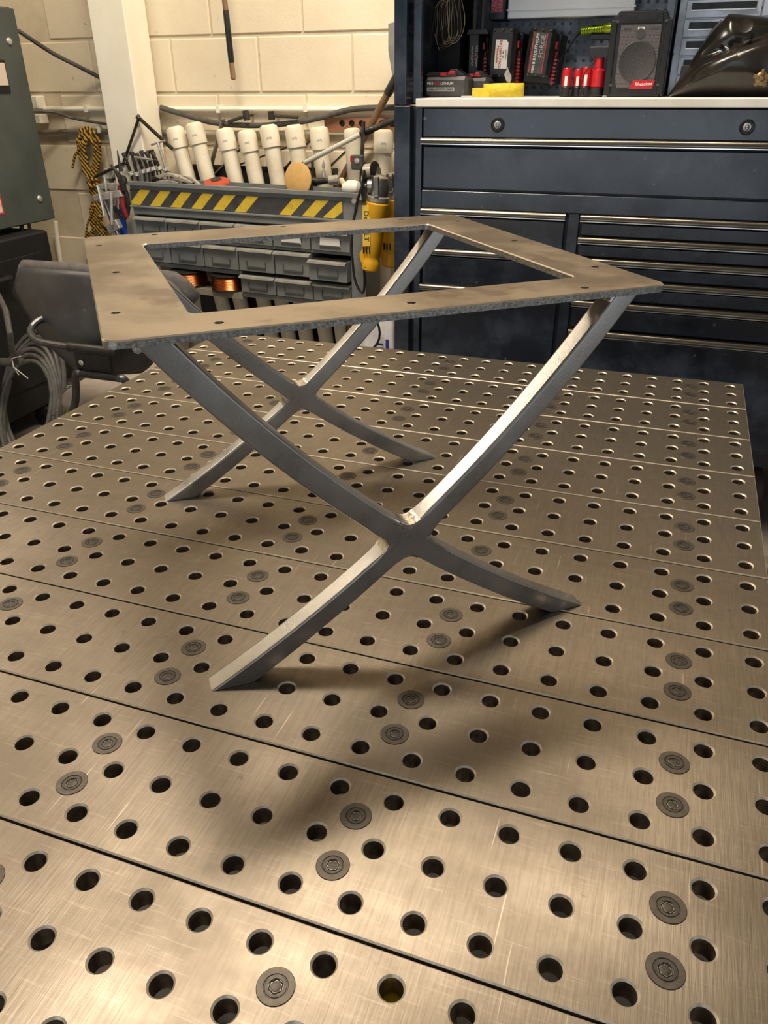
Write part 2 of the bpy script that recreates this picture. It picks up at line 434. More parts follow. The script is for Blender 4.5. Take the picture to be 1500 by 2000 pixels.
def table_base():
    org = fp(0.22, 0.25, 0); org.z = T
    t = thing('table_base', 'bare steel table base of two curved crossed leg pairs under an open square plate', 'table base', org)
    # top plate with its drilled screw holes
    zt, zb, c = 0.3735, 0.3665, 0.0012
    outer = rounded([(-0.049, -0.002), (0.484, 0.002), (0.477, 0.507), (-0.053, 0.506)], 0.013, 7)
    inner = rounded([(0.027, 0.061), (0.417, 0.064), (0.407, 0.434), (0.016, 0.426)], 0.008, 5)
    holes = [(-0.036,0.434),(-0.024,0.262),(-0.034,0.087),(0.046,0.022),(0.221,0.026),(0.399,0.020),(0.462,0.099),(0.457,0.272),(0.456,0.440),(0.387,0.488),(0.211,0.488),(0.037,0.490)]
    circ = [[(x + 0.0042*math.cos(2*PI*k/14), y + 0.0042*math.sin(2*PI*k/14)) for k in range(14)] for x, y in holes]
    b = MB()
    def flat(loops, z, flip):
        b.mi = 0
        tri = tessellate_polygon([[Vector((x, y, 0)) for x, y in l] for l in loops])
        pts = [fp(x, y, z) for l in loops for x, y in l]
        b.add(pts, [tuple(reversed(f)) if flip else tuple(f) for f in tri])
    flat([offset(outer, c), offset(inner, -c)] + circ, zt, False)
    flat([outer, inner] + circ, zb, True)
    def wall(l0, z0, l1, z1, mi):
        b.mi = mi; n = len(l0)
        b.add([fp(x, y, z0) for x, y in l0] + [fp(x, y, z1) for x, y in l1], [(k, (k+1) % n, n+(k+1) % n, n+k) for k in range(n)])
    wall(offset(outer, c), zt, outer, zt - c, 2); wall(outer, zt - c, outer, zb, 1)
    wall(offset(inner, -c), zt, inner, zt - c, 2); wall(inner, zt - c, inner, zb, 1)
    for l in circ: wall(l, zt, l, zb, 1)
    m_edge = mat('bright_plate_edge', (0.86, 0.80, 0.70), 0.25, 1.0)  # highlight line along the plate edge, painted as a lighter colour
    o = b.build('top_plate', [M_FRAMETOP, M_FRAMEEDGE, m_edge], smooth=30)
    bm = bmesh.new(); bm.from_mesh(o.data); bmesh.ops.remove_doubles(bm, verts=bm.verts, dist=1e-6); bmesh.ops.recalc_face_normals(bm, faces=bm.faces); bm.to_mesh(o.data); bm.free()
    o.data.set_sharp_from_angle(angle=math.radians(30)); under(o, t)
    for t0 in (0.003, 0.4465):
        t1 = t0 + 0.0245; R = 0.0032; n = 44
        lo = arc_pts('Llo', arc_at_z('Llo', zb), arc_at_z('Llo', 0.0003), n); up = arc_pts('Lup', arc_at_z('Lup', zb), arc_at_z('Lup', 0.0003), n)
        jc = cross('Llo', 'Rlo'); jd = cross('Lup', 'Rup'); mid = ((jc[0]+jd[0])/2, (jc[1]+jd[1])/2)
        rad = []
        for p, q in zip(lo, up):
            d = math.hypot((p[0]+q[0])/2 - mid[0], (p[1]+q[1])/2 - mid[1])
            rad.append(0.0001 + (R - 0.0001)*max(0, min(1, (d - 0.020)/0.014)))
        flatten(under(sweep(lo, up, t0, t1, rad).build('leg', M_TUBE, smooth=40), t))
        n = 26
        for (e, za) in (('Llo', 0.0003), ('Lup', zb)):
            p, q = cross(e, 'Rlo'), cross(e, 'Rup')
            lo = arc_pts('Rlo', arc_at_z('Rlo', za), p, n); up = arc_pts('Rup', arc_at_z('Rup', za), q, n)
            rad = [0.0001 + (R - 0.0001)*max(0, min(1, (math.hypot((a[0]+c_[0])/2 - mid[0], (a[1]+c_[1])/2 - mid[1]) - 0.020)/0.014)) for a, c_ in zip(lo, up)]
            flatten(under(sweep(lo, up, t0, t1, rad).build('leg', M_TUBE, smooth=40), t))
        # blended weld fillets in the four corners of the crossing
        def along(k, p, d):
            cx, cz, r = ARC[k]; a = math.atan2(p[1]-cz, p[0]-cx) + d/r
            return Vector((cx + r*math.cos(a), cz + r*math.sin(a)))
        for (e, f, se, sf) in (('Llo','Rlo',1,-1), ('Llo','Rup',-1,-1), ('Lup','Rlo',1,1), ('Lup','Rup',-1,1)):
            p = Vector(cross(e, f)); q = 0.014
            a, c2 = along(e, p, se*q), along(f, p, sf*q)
            poly = [tuple(p - ((a-p)+(c2-p))*0.05)]
            for i in range(7):
                u = i/6; k1 = a*(1-u)**2 + p*2*u*(1-u) + c2*u*u; poly.append(tuple(k1))
            w = MB(); w.prism(poly, fp(0, t0 + 0.0003, 0), FD, Vector((0,0,1)), FT*(t1 - t0 - 0.0006)); under(w.build('weld_fillet', M_WELD, smooth=50), t)
        # weld beads where the legs meet the plate
        for s in (arc_at_z('Llo', zb)[0], arc_at_z('Rup', zb)[0]):
            w = MB(); rnd = random.Random(3)
            pts = [fp(s + (0.001 if s < 0.2 else -0.001), t0 + 0.001 + 0.0225*k/7, zb - 0.0035) for k in range(8)]
            w.tube(pts, [0.0036 + 0.0009*math.sin(k*2.4) for k in range(8)], 8); under(w.build('weld_bead', M_WELD), t)
    return t
table_base()

# ------------------------------------------------------------------ tool chest with hutch
M_NAVY = mat('navy_enamel', (0.006, 0.011, 0.022), 0.22, 0.0, (0.036, 0.050, 0.074), 5.0, 10, 0.46, 0.68, bump=0.03, bscale=90, rvar=0.14, spots=(0.10,0.12,0.15), spot_scale=38, spot_at=0.70, spec=0.8)  # lighter noise colour paints cloudy grey reflections; the spots are scuffs
M_NAVYDK = mat('dark_navy_frame', (0.012, 0.016, 0.024), 0.38, 0.0, (0.03, 0.037, 0.05), 9, rvar=0.1)
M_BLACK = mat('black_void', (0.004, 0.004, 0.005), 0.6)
M_PLASTIC = mat('black_plastic', (0.007, 0.007, 0.0075), 0.42, 0, (0.018, 0.018, 0.0185), 60, rvar=0.08)
M_GREYPL = mat('dark_grey_plastic', (0.045, 0.045, 0.047), 0.45, 0, (0.075, 0.073, 0.07), 50)
M_CHROME = mat('smoky_chrome_trim', (0.17, 0.15, 0.12), 0.24, 0.9, (0.09, 0.08, 0.065), 20, rvar=0.08, stretch=(0.3, 1, 1))
M_LIP = mat('bright_trim_lip', (0.86, 0.85, 0.84), 0.18, 1.0)
M_STEELBR = mat('bright_steel', (0.74, 0.71, 0.66), 0.28, 0.65, (0.55, 0.52, 0.47), 60)
M_RED = mat('red_plastic', (0.55, 0.012, 0.018), 0.32, 0, (0.40, 0.01, 0.014), 50)
M_WHITE = mat('white_label', (0.82, 0.80, 0.76), 0.6)
M_GREYLBL = mat('grey_label', (0.42, 0.42, 0.42), 0.5)
M_LETTER = mat('white_print', (0.85, 0.84, 0.82), 0.6)
M_REDLET = mat('red_print', (0.60, 0.03, 0.04), 0.6)
M_BLKLET = mat('black_print', (0.02, 0.02, 0.02), 0.6)

CHY = 0.80
def tool_chest():
    t = thing('tool_chest', 'dark navy rolling tool chest with long chrome-trimmed drawers and open hutch', 'tool chest', (-0.02, 1.12, 0))
    X0, X1, XR = -0.996, 0.75, 0.735
    P = lambda b, name, m, **k: under(b.build(name, m, **k), t)
    b = MB(); b.box((X0, CHY+0.022, 0.30), (X1, 1.44, T+0.481)); P(b, 'body', M_NAVYDK, bevel=0.003)
    b = MB(); b.box((X0, CHY-0.012, 0.30), (-0.946, CHY+0.022, T+0.486)); P(b, 'stile', M_NAVY, bevel=0.003)
    b = MB(); b.box((-0.932, CHY-0.002, 0.30), (-0.912, CHY+0.022, T+0.481)); P(b, 'stile', M_NAVY, bevel=0.002)
    b = MB(); b.box((-0.460, CHY+0.004, 0.30), (-0.428, CHY+0.022, T+0.206)); P(b, 'stile', M_NAVY, bevel=0.002)
    b = MB(); b.box((-0.909, CHY, T+0.405), (XR, CHY+0.022, T+0.4795)); P(b, 'lock_rail', M_NAVY, bevel=0.002)
    b = MB(); b.box((-0.911, CHY-0.002, T+0.207), (XR, CHY+0.022, T+0.2575)); P(b, 'rail', M_NAVY, bevel=0.003)
    b = MB(); b.box((-0.930, CHY-0.012, T+0.4825), (X1, 1.44, T+0.5055)); P(b, 'worktop', mat('pale_worktop', (0.90, 0.87, 0.80), 0.42, 0, (0.78, 0.73, 0.65), 8, rvar=0.1, spots=(0.3,0.26,0.2), spot_scale=60, spot_at=0.72), bevel=0.003)
    for x in (-0.685, -0.022):
        b = MB(); c = Vector((x, CHY, T+0.438))
        b.mi = 0; b.lathe([(0.0195, 0.0), (0.0195, 0.0035), (0.0170, 0.0045), (0.0160, 0.0010), (0.0085, 0.0005)], c, (0,-1,0), 28, True)
        b.mi = 1; b.lathe([(0.0100, 0.0003), (0.0100, 0.0035), (0.0085, 0.0045)], c, (0,-1,0), 24)
        b.mi = 0; b.lathe([(0.0058, 0.0045), (0.0052, 0.0050), (0.0042, 0.0050), (0.0040, 0.0046)], c, (0,-1,0), 20, True)
        b.box((x-0.0042, CHY-0.0056, T+0.4370), (x+0.0042, CHY-0.0044, T+0.4390))
        P(b, 'lock', [M_PLASTIC, M_STEELBR])
    def drawer(xa, xb, zh, zl):
        """zh: underside of the trim pull; zl: bottom of the front"""
        b = MB(); b.box((xa+0.004, CHY+0.001, T+zl), (xb-0.004, CHY+0.0215, T+zh-0.008)); d = P(b, 'drawer', M_NAVY, bevel=0.002)
        prof = [(0.0, 0.0165), (0.010, 0.0180), (0.017, 0.0150), (0.020, 0.0080), (0.021, 0.0025), (0.019, 0.0), (0.016, 0.0025), (0.012, 0.006), (0.0, 0.008)]
        b = MB(); b.mi = 0
        b.prism([(-p, q) for p, q in prof], (xa, CHY+0.001, T+zh), (0,1,0), (0,0,1), (xb-xa, 0, 0))
        b.mi = 1; b.box((xa, CHY-0.0206, T+zh-0.0006), (xb, CHY-0.0186, T+zh+0.0016))
        b.mi = 2; b.box((xa+0.003, CHY+0.0012, T+zh+0.001), (xb-0.003, CHY+0.0215, T+zh+0.016)); b.box((xa+0.004, CHY+0.012, T+zh-0.0078), (xb-0.004, CHY+0.0215, T+zh+0.0008))  # black strips painted in for the undercut shadow below the pull
        h = b.build('drawer_pull', [M_CHROME, M_LIP, M_BLACK], smooth=60); h.parent = d
        return d
    drawer(-0.911, XR, 0.386, 0.263)
    for zh, zl in ((0.190, 0.088), (0.071, -0.024), (-0.040, -0.46)): drawer(-0.908, -0.466, zh, zl)
    for zh, zl in ((0.189, 0.148), (0.128, 0.089), (0.069, 0.030), (0.009, -0.034), (-0.056, -0.124), (-0.146, -0.46)): drawer(-0.423, XR, zh, zl)
    # casters
    for x in (-0.90, 0.22, 0.66):
        for y in (1.03, 1.38):
            w = MB(); w.mi = 0; w.lathe([(0.05, -0.02), (0.085, -0.02), (0.09, -0.012), (0.09, 0.012), (0.085, 0.02), (0.05, 0.02)], (x, y, 0.09), (1,0.25,0), 28)
            w.mi = 1; w.lathe([(0.05, -0.022), (0.05, 0.022)], (x, y, 0.09), (1,0.25,0), 20)
            wo = P(w, 'caster', [mat('caster_rubber', (0.05, 0.028, 0.022), 0.6), mat('caster_hub', (0.16, 0.14, 0.11), 0.5, 0.5)])
            k = MB(); k.box((x-0.035, y-0.05, 0.19), (x+0.035, y+0.05, 0.2995)); k.box((x-0.032, y-0.02, 0.07), (x-0.025, y+0.02, 0.20)); k.box((x+0.025, y-0.02, 0.07), (x+0.032, y+0.02, 0.20))
            kk = under(k.build('caster_fork', M_NAVYDK), t)
    # hutch: side, back with peg holes, dividers, top
    b = MB(); b.box((X0, CHY-0.012, T+0.4875), (-0.958, 1.30, T+1.20)); P(b, 'hutch_side', M_NAVY, bevel=0.003)
    b = MB(); b.box((-0.940, CHY-0.006, T+0.492), (-0.916, CHY+0.015, T+1.20)); P(b, 'hutch_post', M_NAVY, bevel=0.003)
    m = bpy.data.materials.new('pegboard_panel'); m.use_nodes = True
    nt = m.node_tree; N = nt.nodes; L = nt.links; bs = N['Principled BSDF']
    g = N.new('ShaderNodeNewGeometry'); sx = N.new('ShaderNodeSeparateXYZ'); L.new(g.outputs['Position'], sx.inputs[0])
    def cell(o):
        d = N.new('ShaderNodeMath'); d.operation = 'DIVIDE'; d.inputs[1].default_value = 0.0254; L.new(o, d.inputs[0])
        f = N.new('ShaderNodeMath'); f.operation = 'FRACT'; L.new(d.outputs[0], f.inputs[0])
        s = N.new('ShaderNodeMath'); s.operation = 'SUBTRACT'; s.inputs[1].default_value = 0.5; L.new(f.outputs[0], s.inputs[0])
        q = N.new('ShaderNodeMath'); q.operation = 'MULTIPLY'; L.new(s.outputs[0], q.inputs[0]); L.new(s.outputs[0], q.inputs[1]); return q.outputs[0]
    ad = N.new('ShaderNodeMath'); ad.operation = 'ADD'; L.new(cell(sx.outputs[0]), ad.inputs[0]); L.new(cell(sx.outputs[2]), ad.inputs[1])
    lt = N.new('ShaderNodeMath'); lt.operation = 'LESS_THAN'; lt.inputs[1].default_value = 0.045; L.new(ad.outputs[0], lt.inputs[0])
    nz = N.new('ShaderNodeTexNoise'); nz.inputs['Scale'].default_value = 9; nz.inputs['Detail'].default_value = 8; L.new(g.outputs['Position'], nz.inputs['Vector'])
    cr = N.new('ShaderNodeMapRange'); cr.inputs[1].default_value = 0.45; cr.inputs[2].default_value = 0.65; L.new(nz.outputs[0], cr.inputs[0])
    m1 = N.new('ShaderNodeMix'); m1.data_type = 'RGBA'; m1.inputs[6].default_value = (0.030, 0.045, 0.075, 1); m1.inputs[7].default_value = (0.36, 0.42, 0.52, 1); L.new(cr.outputs[0], m1.inputs[0])
    m2 = N.new('ShaderNodeMix'); m2.data_type = 'RGBA'; m2.inputs[7].default_value = (0.003, 0.003, 0.004, 1); L.new(lt.outputs[0], m2.inputs[0]); L.new(m1.outputs[2], m2.inputs[6])
    L.new(m2.outputs[2], bs.inputs['Base Color']); bs.inputs['Roughness'].default_value = 0.38
    b = MB(); b.box((-0.957, 1.27, T+0.506), (0.75, 1.30, T+1.20)); P(b, 'pegboard', m)
    b = MB(); b.box((-0.275, 0.98, T+0.506), (-0.252, 1.269, T+1.20)); P(b, 'hutch_divider', M_NAVY, bevel=0.002)
    b = MB(); b.box((-0.957, 1.10, T+0.506), (-0.885, 1.268, T+1.20)); P(b, 'cubby_shade', M_BLACK)  # black block put in for the shade inside the cubby
    b = MB(); b.box((-1.0, CHY-0.012, T+1.201), (0.75, 1.30, T+1.24)); P(b, 'hutch_shade_top', M_NAVYDK)  # unseen top, added to shade the inside of the hutch
    return t
tool_chest()
SHELF = T + 0.506

def small_drawer_cabinet():
    t = thing('drawer_cabinet', 'silver small-parts drawer cabinet with black recessed pulls behind the welding helmet', 'cabinet', (0.15, 1.20, SHELF))
    m = mat('silver_grey_enamel', (0.80, 0.84, 0.90), 0.35, 0.2, (0.62, 0.66, 0.72), 14, 8, rvar=0.1, spots=(0.1,0.1,0.11), spot_scale=45, spot_at=0.68)
    b = MB(); b.box((-0.246, 1.12, SHELF), (0.55, 1.265, SHELF+0.60)); under(b.build('body', m, bevel=0.002), t)
    for r in range(8):
        z = SHELF + 0.010 + 0.0465*r
        for xa, xb in ((-0.226, -0.028), (-0.024, 0.174), (0.178, 0.376)):
            b = MB(); b.box((xa, 1.108, z), (xb, 1.1195, z+0.043)); d = under(b.build('drawer', m, bevel=0.0015), t)
            b = MB(); b.mi = 0; b.box((xa+0.014, 1.1060, z+0.016), (xb-0.014, 1.1079, z+0.036))
            b.mi = 1; b.box((xa+0.014, 1.0990, z+0.016), (xb-0.014, 1.1060, z+0.019))
            h = under(b.build('pull', [M_PLASTIC, M_STEELBR]), t); h.parent = d; h.matrix_parent_inverse = Matrix()
small_drawer_cabinet()

def chamfer_box(a, b, c, o=None):
    """box with cut vertical corners and cut top edges (battery-pack shape)"""
    (x0,y0,z0),(x1,y1,z1) = a, b
    ring = lambda d, z: [(x0+c+d*0, y0+d, z), (x1-c, y0+d, z), (x1-d, y0+c, z), (x1-d, y1-c, z), (x1-c, y1-d, z), (x0+c, y1-d, z), (x0+d, y1-c, z), (x0+d, y0+c, z)]
    m = MB(); rows = [ring(c*0.5, z0), ring(0, z0+c*0.5), ring(0, z1-c), ring(c*0.8, z1)]
    vs = [p for r in rows for p in r]; fs = [tuple(reversed(range(8))), tuple(range(24, 32))]
    for k in range(3): fs += [(k*8+i, k*8+(i+1) % 8, (k+1)*8+(i+1) % 8, (k+1)*8+i) for i in range(8)]
    return m.add(vs, fs)

def battery_lying(name, label, x0, x1, y, h, words):
    t = thing(name, label, 'battery', ((x0+x1)/2, y+0.04, SHELF), group='cordless tool batteries')
    b = chamfer_box((x0, y, SHELF), (x1, y+0.08, SHELF+h*0.80), 0.010); under(b.build('case', M_GREYPL, bevel=0.001), t)
    w = x1 - x0
    b = MB(); b.box((x0+w*0.05, y+0.012, SHELF+h*0.79), (x1-w*0.18, y+0.068, SHELF+h*0.95)); b.box((x0+w*0.02, y+0.004, SHELF+h*0.83), (x1-w*0.25, y+0.076, SHELF+h*0.88)); under(b.build('terminal_rail', M_PLASTIC, bevel=0.0015), t)
    b = MB(); b.prism([(w*0.50, h*0.80), (w*0.92, h*0.80), (w*0.72, h*1.06), (w*0.58, h*1.08)], (x0, y+0.010, SHELF), (1,0,0), (0,0,1), (0, 0.06, 0)); under(b.build('latch_housing', M_PLASTIC, bevel=0.002), t)
    b = MB(); b.prism([(w*0.50, h*0.80), (w*0.72, h*0.80), (w*0.68, h*0.98), (w*0.56, h*1.02)], (x0, y+0.006, SHELF), (1,0,0), (0,0,1), (0, 0.02, 0)); b.box((x0+w*0.36, y+0.004, SHELF+h*0.80), (x0+w*0.50, y+0.02, SHELF+h*0.92)); under(b.build('latch', M_RED, bevel=0.0015), t)
    if words:
        text('M18', h*0.15, (x0+w*0.14, y-0.0004, SHELF+h*0.52), (1,0,0), (0,0,1), M_LETTER, t)
        text('RED', h*0.15, (x0+w*0.30, y-0.0004, SHELF+h*0.52), (1,0,0), (0,0,1), M_REDLET, t)
        text('LITHIUM', h*0.15, (x0+w*0.53, y-0.0004, SHELF+h*0.52), (1,0,0), (0,0,1), M_LETTER, t)
        b = MB(); b.box((x0+w*0.07, y-0.0006, SHELF+h*0.22), (x0+w*0.70, y-0.0001, SHELF+h*0.38)); under(b.build('label', M_GREYLBL), t)
        text('HIGH OUTPUT XC6.0', h*0.115, (x0+w*0.385, y-0.0010, SHELF+h*0.30), (1,0,0), (0,0,1), M_BLKLET, t)
battery_lying('battery_pack', 'grey battery pack lying on the worktop with red latch and lettered side', -0.948, -0.812, 0.93, 0.070, True)
battery_lying('battery_pack', 'dark battery pack half hidden behind the lettered battery, red latch showing', -0.862, -0.765, 1.00, 0.066, False)

def charged_battery(xc, y, z0, z1, w, tilt, label, kind):
    """battery clipped upright on its charger, terminal side to the pegboard"""
    t = thing('battery_on_charger', label, 'battery', (xc, y, z0), (0, tilt, 0), group='batteries on wall chargers')
    h = z1 - z0; d = 0.075
    b = chamfer_box((-w/2, -d, 0), (w/2, 0, h), 0.012); b.build('case', M_PLASTIC, t, bevel=0.001)
    b = MB(); b.box((-w/2-0.010, -0.010, -0.02), (w/2+0.010, 1.266-y, h*0.92)); b.build('charger', M_PLASTIC, t, bevel=0.004)
    b = MB()
    for k in range(7): b.box((w/2+0.001, -0.042, -0.015+0.010*k), (w/2+0.012, -0.002, -0.009+0.010*k))
    b.box((w/2+0.001, -0.03, -0.02), (w/2+0.006, 0.0, h*0.55))
    b.build('charger_vent', M_RED, t)
    b = MB(); b.box((w/2-0.004, -0.05, h*0.60), (w/2+0.006, -0.02, h*0.76)); b.build('latch', M_RED, t, bevel=0.002)
    b = MB()
    for zz in (h*0.965, h*0.02):
        for k in range(3): b.cyl((-w*0.3+w*0.3*k, -d-0.0012, zz), (-w*0.3+w*0.3*k, -d+0.002, zz), 0.003, n=10)
    b.build('rivet', M_GREYPL, t)
    yy = -d
    if kind == 'white':
        b = MB(); b.prism([(-w*0.22, h*0.17), (w*0.24, h*0.17), (w*0.24, h*0.70), (w*0.16, h*0.76), (-w*0.22, h*0.76)], (0, yy-0.0008, 0), (1,0,0), (0,0,1), (0, 0.0007, 0)); b.build('label', M_WHITE, t)
        for k, (s, m_) in enumerate((('Milwaukee', M_REDLET), ('BATTERY PACK', M_REDLET), ('18V  XC', M_BLKLET), ('CAUTION', M_BLKLET))):
            o = text(s, 0.011 if k < 2 else 0.006, (0,0,0), (1,0,0), (0,1,0), m_, None); o.parent = t
            o.matrix_basis = Matrix.Translation((-w*0.13+w*0.10*k, yy-0.0012, h*0.46)) @ Matrix(((0,1,0),(0,0,-1),(-1,0,0))).to_4x4()
    elif kind == 'forge':
        b = MB(); b.box((-w*0.30, yy-0.0006, h*0.06), (w*0.22, yy-0.0001, h*0.90)); b.build('label', M_GREYPL, t)
        b = MB(); b.box((-w*0.30, yy-0.0009, h*0.06), (-w*0.27, yy-0.0004, h*0.90)); b.box((w*0.19, yy-0.0009, h*0.06), (w*0.22, yy-0.0004, h*0.90)); b.build('label_stripe', M_REDLET, t)
        for s, sz, px, pz, m_ in (('M18 REDLITHIUM', 0.0125, -w*0.14, h*0.50, M_LETTER), ('FORGE', 0.019, w*0.08, h*0.62, M_GREYLBL), ('XC8.0', 0.0085, -w*0.15, h*0.14, M_LETTER)):
            o = text(s, sz, (0,0,0), (1,0,0), (0,1,0), m_, None); o.parent = t
            o.matrix_basis = Matrix.Translation((px, yy-0.0012, pz)) @ Matrix(((0,-1,0),(0,0,-1),(1,0,0))).to_4x4()
    else:
        b = MB(); b.box((-w*0.30, yy-0.0006, h*0.06), (w*0.30, yy-0.0001, h*0.94)); b.build('label', M_GREYPL, t)
        for s, sz, px, m_ in (('M18', 0.011, w*0.10, M_REDLET), ('HIGH OUTPUT', 0.008, -w*0.10, M_LETTER), ('RED LITHIUM', 0.010, w*0.22, M_LETTER)):
            o = text(s, sz, (0,0,0), (1,0,0), (0,1,0), m_, None); o.parent = t
            o.matrix_basis = Matrix.Translation((px, yy-0.0012, h*0.45)) @ Matrix(((0,1,0),(0,0,-1),(-1,0,0))).to_4x4()
charged_battery(-0.846, 1.20, T+0.562, T+0.684, 0.046, 0.0, 'black battery upright on wall charger, nearest the dark cubby', 'side')
charged_battery(-0.751, 1.16, T+0.560, T+0.690, 0.086, 0.03, 'black battery with white spec label clipped on its red-vented charger', 'white')
charged_battery(-0.638, 1.16, T+0.560, T+0.688, 0.082, 0.10, 'tilted black battery with grey red-edged lettered stripe on its charger', 'forge')

def strap_roll():
    c = (-0.705, 0.945, SHELF)
    t = thing('webbing_roll', 'rolled yellow webbing strap lying on the worktop in front of the batteries', 'strap', c)
    m = mat('yellow_webbing', (0.72, 0.56, 0.03), 0.7, 0, (0.55, 0.42, 0.03), 90, bump=0.4, bscale=300)
    b = MB()
    pts = []
    for k in range(150):
        a = k/150*2*PI*5; r = 0.018 + 0.034*k/150
        pts.append((r*1.25*math.cos(a), r*0.8*math.sin(a)))
    n = len(pts); vs = [(x, y, 0.0) for x, y in pts] + [(x, y, 0.033 + 0.004*math.sin(i*0.05)) for i, (x, y) in enumerate(pts)]
    b.add(vs, [(k, k+1, n+k+1, n+k) for k in range(n-1)])
    o = b.build('coil', m, t); s = o.modifiers.new('thickness', 'SOLIDIFY'); s.thickness = 0.0045
    b = MB(); b.bar((-0.088, -0.030, 0.0125), (-0.025, -0.030, 0.0125), 0.004, 0.025); b.bar((-0.088, -0.030, 0.0125), (-0.050, -0.014, 0.0125), 0.004, 0.025); b.build('strap_tail', m, t, bevel=0.001)
    b = MB(); b.box((-0.12, -0.036, 0), (-0.085, -0.012, 0.004)); b.build('hook_plate', M_STEELBR, t)
strap_roll()

def small_battery(x, y, h, label, grp='slim red tool batteries'):
    t = thing('slim_battery', label, 'battery', (x, y, SHELF), group=grp)
    b = MB(); b.lathe([(0.012, 0.026), (0.0135, 0.028), (0.0135, h-0.004), (0.011, h)], (0,0,0), n=18); b.build('sleeve', M_RED, t)
    b = MB(); b.lathe([(0.0125, 0.0), (0.0150, 0.003), (0.0150, 0.024), (0.0125, 0.0275)], (0,0,0), n=18); b.box((-0.016, -0.008, 0.0), (0.016, 0.008, 0.018)); b.build('terminal_base', M_PLASTIC, t, bevel=0.001)
    b = MB(); b.box((-0.004, -0.0142, 0.028), (0.004, -0.012, h-0.02)); b.build('label', M_WHITE, t)
small_battery(-0.525, 0.97, 0.074, 'slim red tool battery beside the coiled black cable')
small_battery(-0.494, 0.985, 0.072, 'slim red tool battery in the middle of three')
small_battery(-0.468, 0.96, 0.076, 'slim red tool battery closest to the red cordless driver')
def driver():
    t = thing('cordless_driver', 'small red and black cordless driver standing beside the radio', 'drill', (-0.437, 0.965, SHELF))
    b = MB(); b.lathe([(0.014, 0.022), (0.020, 0.026), (0.020, 0.066), (0.013, 0.072), (0.013, 0.098)], (0,0,0), n=18); b.build('motor_housing', M_RED, t)
    b = MB(); b.lathe([(0.018, 0.0), (0.021, 0.004), (0.021, 0.022), (0.016, 0.026)], (0,0,0), n=18); b.build('battery_foot', M_PLASTIC, t)
    b = MB(); b.prism([(-0.022,0.098),(0.022,0.098),(0.030,0.108),(0.030,0.126),(-0.030,0.126),(-0.030,0.108)], (0,-0.016,0), (1,0,0), (0,0,1), (0,0.034,0)); b.build('head', M_PLASTIC, t, bevel=0.003)
    b = MB(); b.tube([(-0.012,-0.02,0.09),(-0.035,-0.03,0.06),(-0.042,-0.03,0.03),(-0.038,-0.03,0.01),(-0.03,-0.03,0.003)], 0.0018, 6); b.build('cord', M_PLASTIC, t)
driver()
def flashlight():
    a = at(1136, 61, 1.19); b_ = at(1198, 54, 1.17); d = (b_ - a).normalized()
    t = thing('flashlight', 'green ribbed flashlight hung level on the pegboard beside the radio', 'flashlight', a)
    b = MB(); prof = [(0.009, 0.0), (0.0125, 0.002)]
    for k in range(9): prof += [(0.0125, 0.006+0.0075*k), (0.0108, 0.0075+0.0075*k), (0.0108, 0.010+0.0075*k), (0.0125, 0.0115+0.0075*k)]
    prof += [(0.0145, 0.082), (0.0145, 0.105)]
    b.lathe(prof, (0,0,0), d, 20); b.build('barrel', mat('anodised_green', (0.30, 0.42, 0.02), 0.3, 0.7, (0.22,0.32,0.02), 40), t)
    b = MB(); b.lathe([(0.0075, -0.004), (0.0095, -0.002), (0.0095, 0.001)], (0,0,0), d, 16); b.build('tail_cap', M_PLASTIC, t)
    b = MB(); b.tube([Vector((0,0,0)), at(1125,72,1.17)-a, at(1112,92,1.15)-a, at(1098,112,1.12)-a, at(1085,135,1.08)-a], 0.0022, 6); b.build('lanyard', M_PLASTIC, t)
    b = MB(); q = d*0.055
    for s in (0.016, -0.020): b.box(tuple(q+Vector((-0.022, -0.008, s-0.006))), tuple(q+Vector((0.035, 0.078, s+0.006))))
    b.build('clip', M_PLASTIC, t, bevel=0.001)
flashlight()

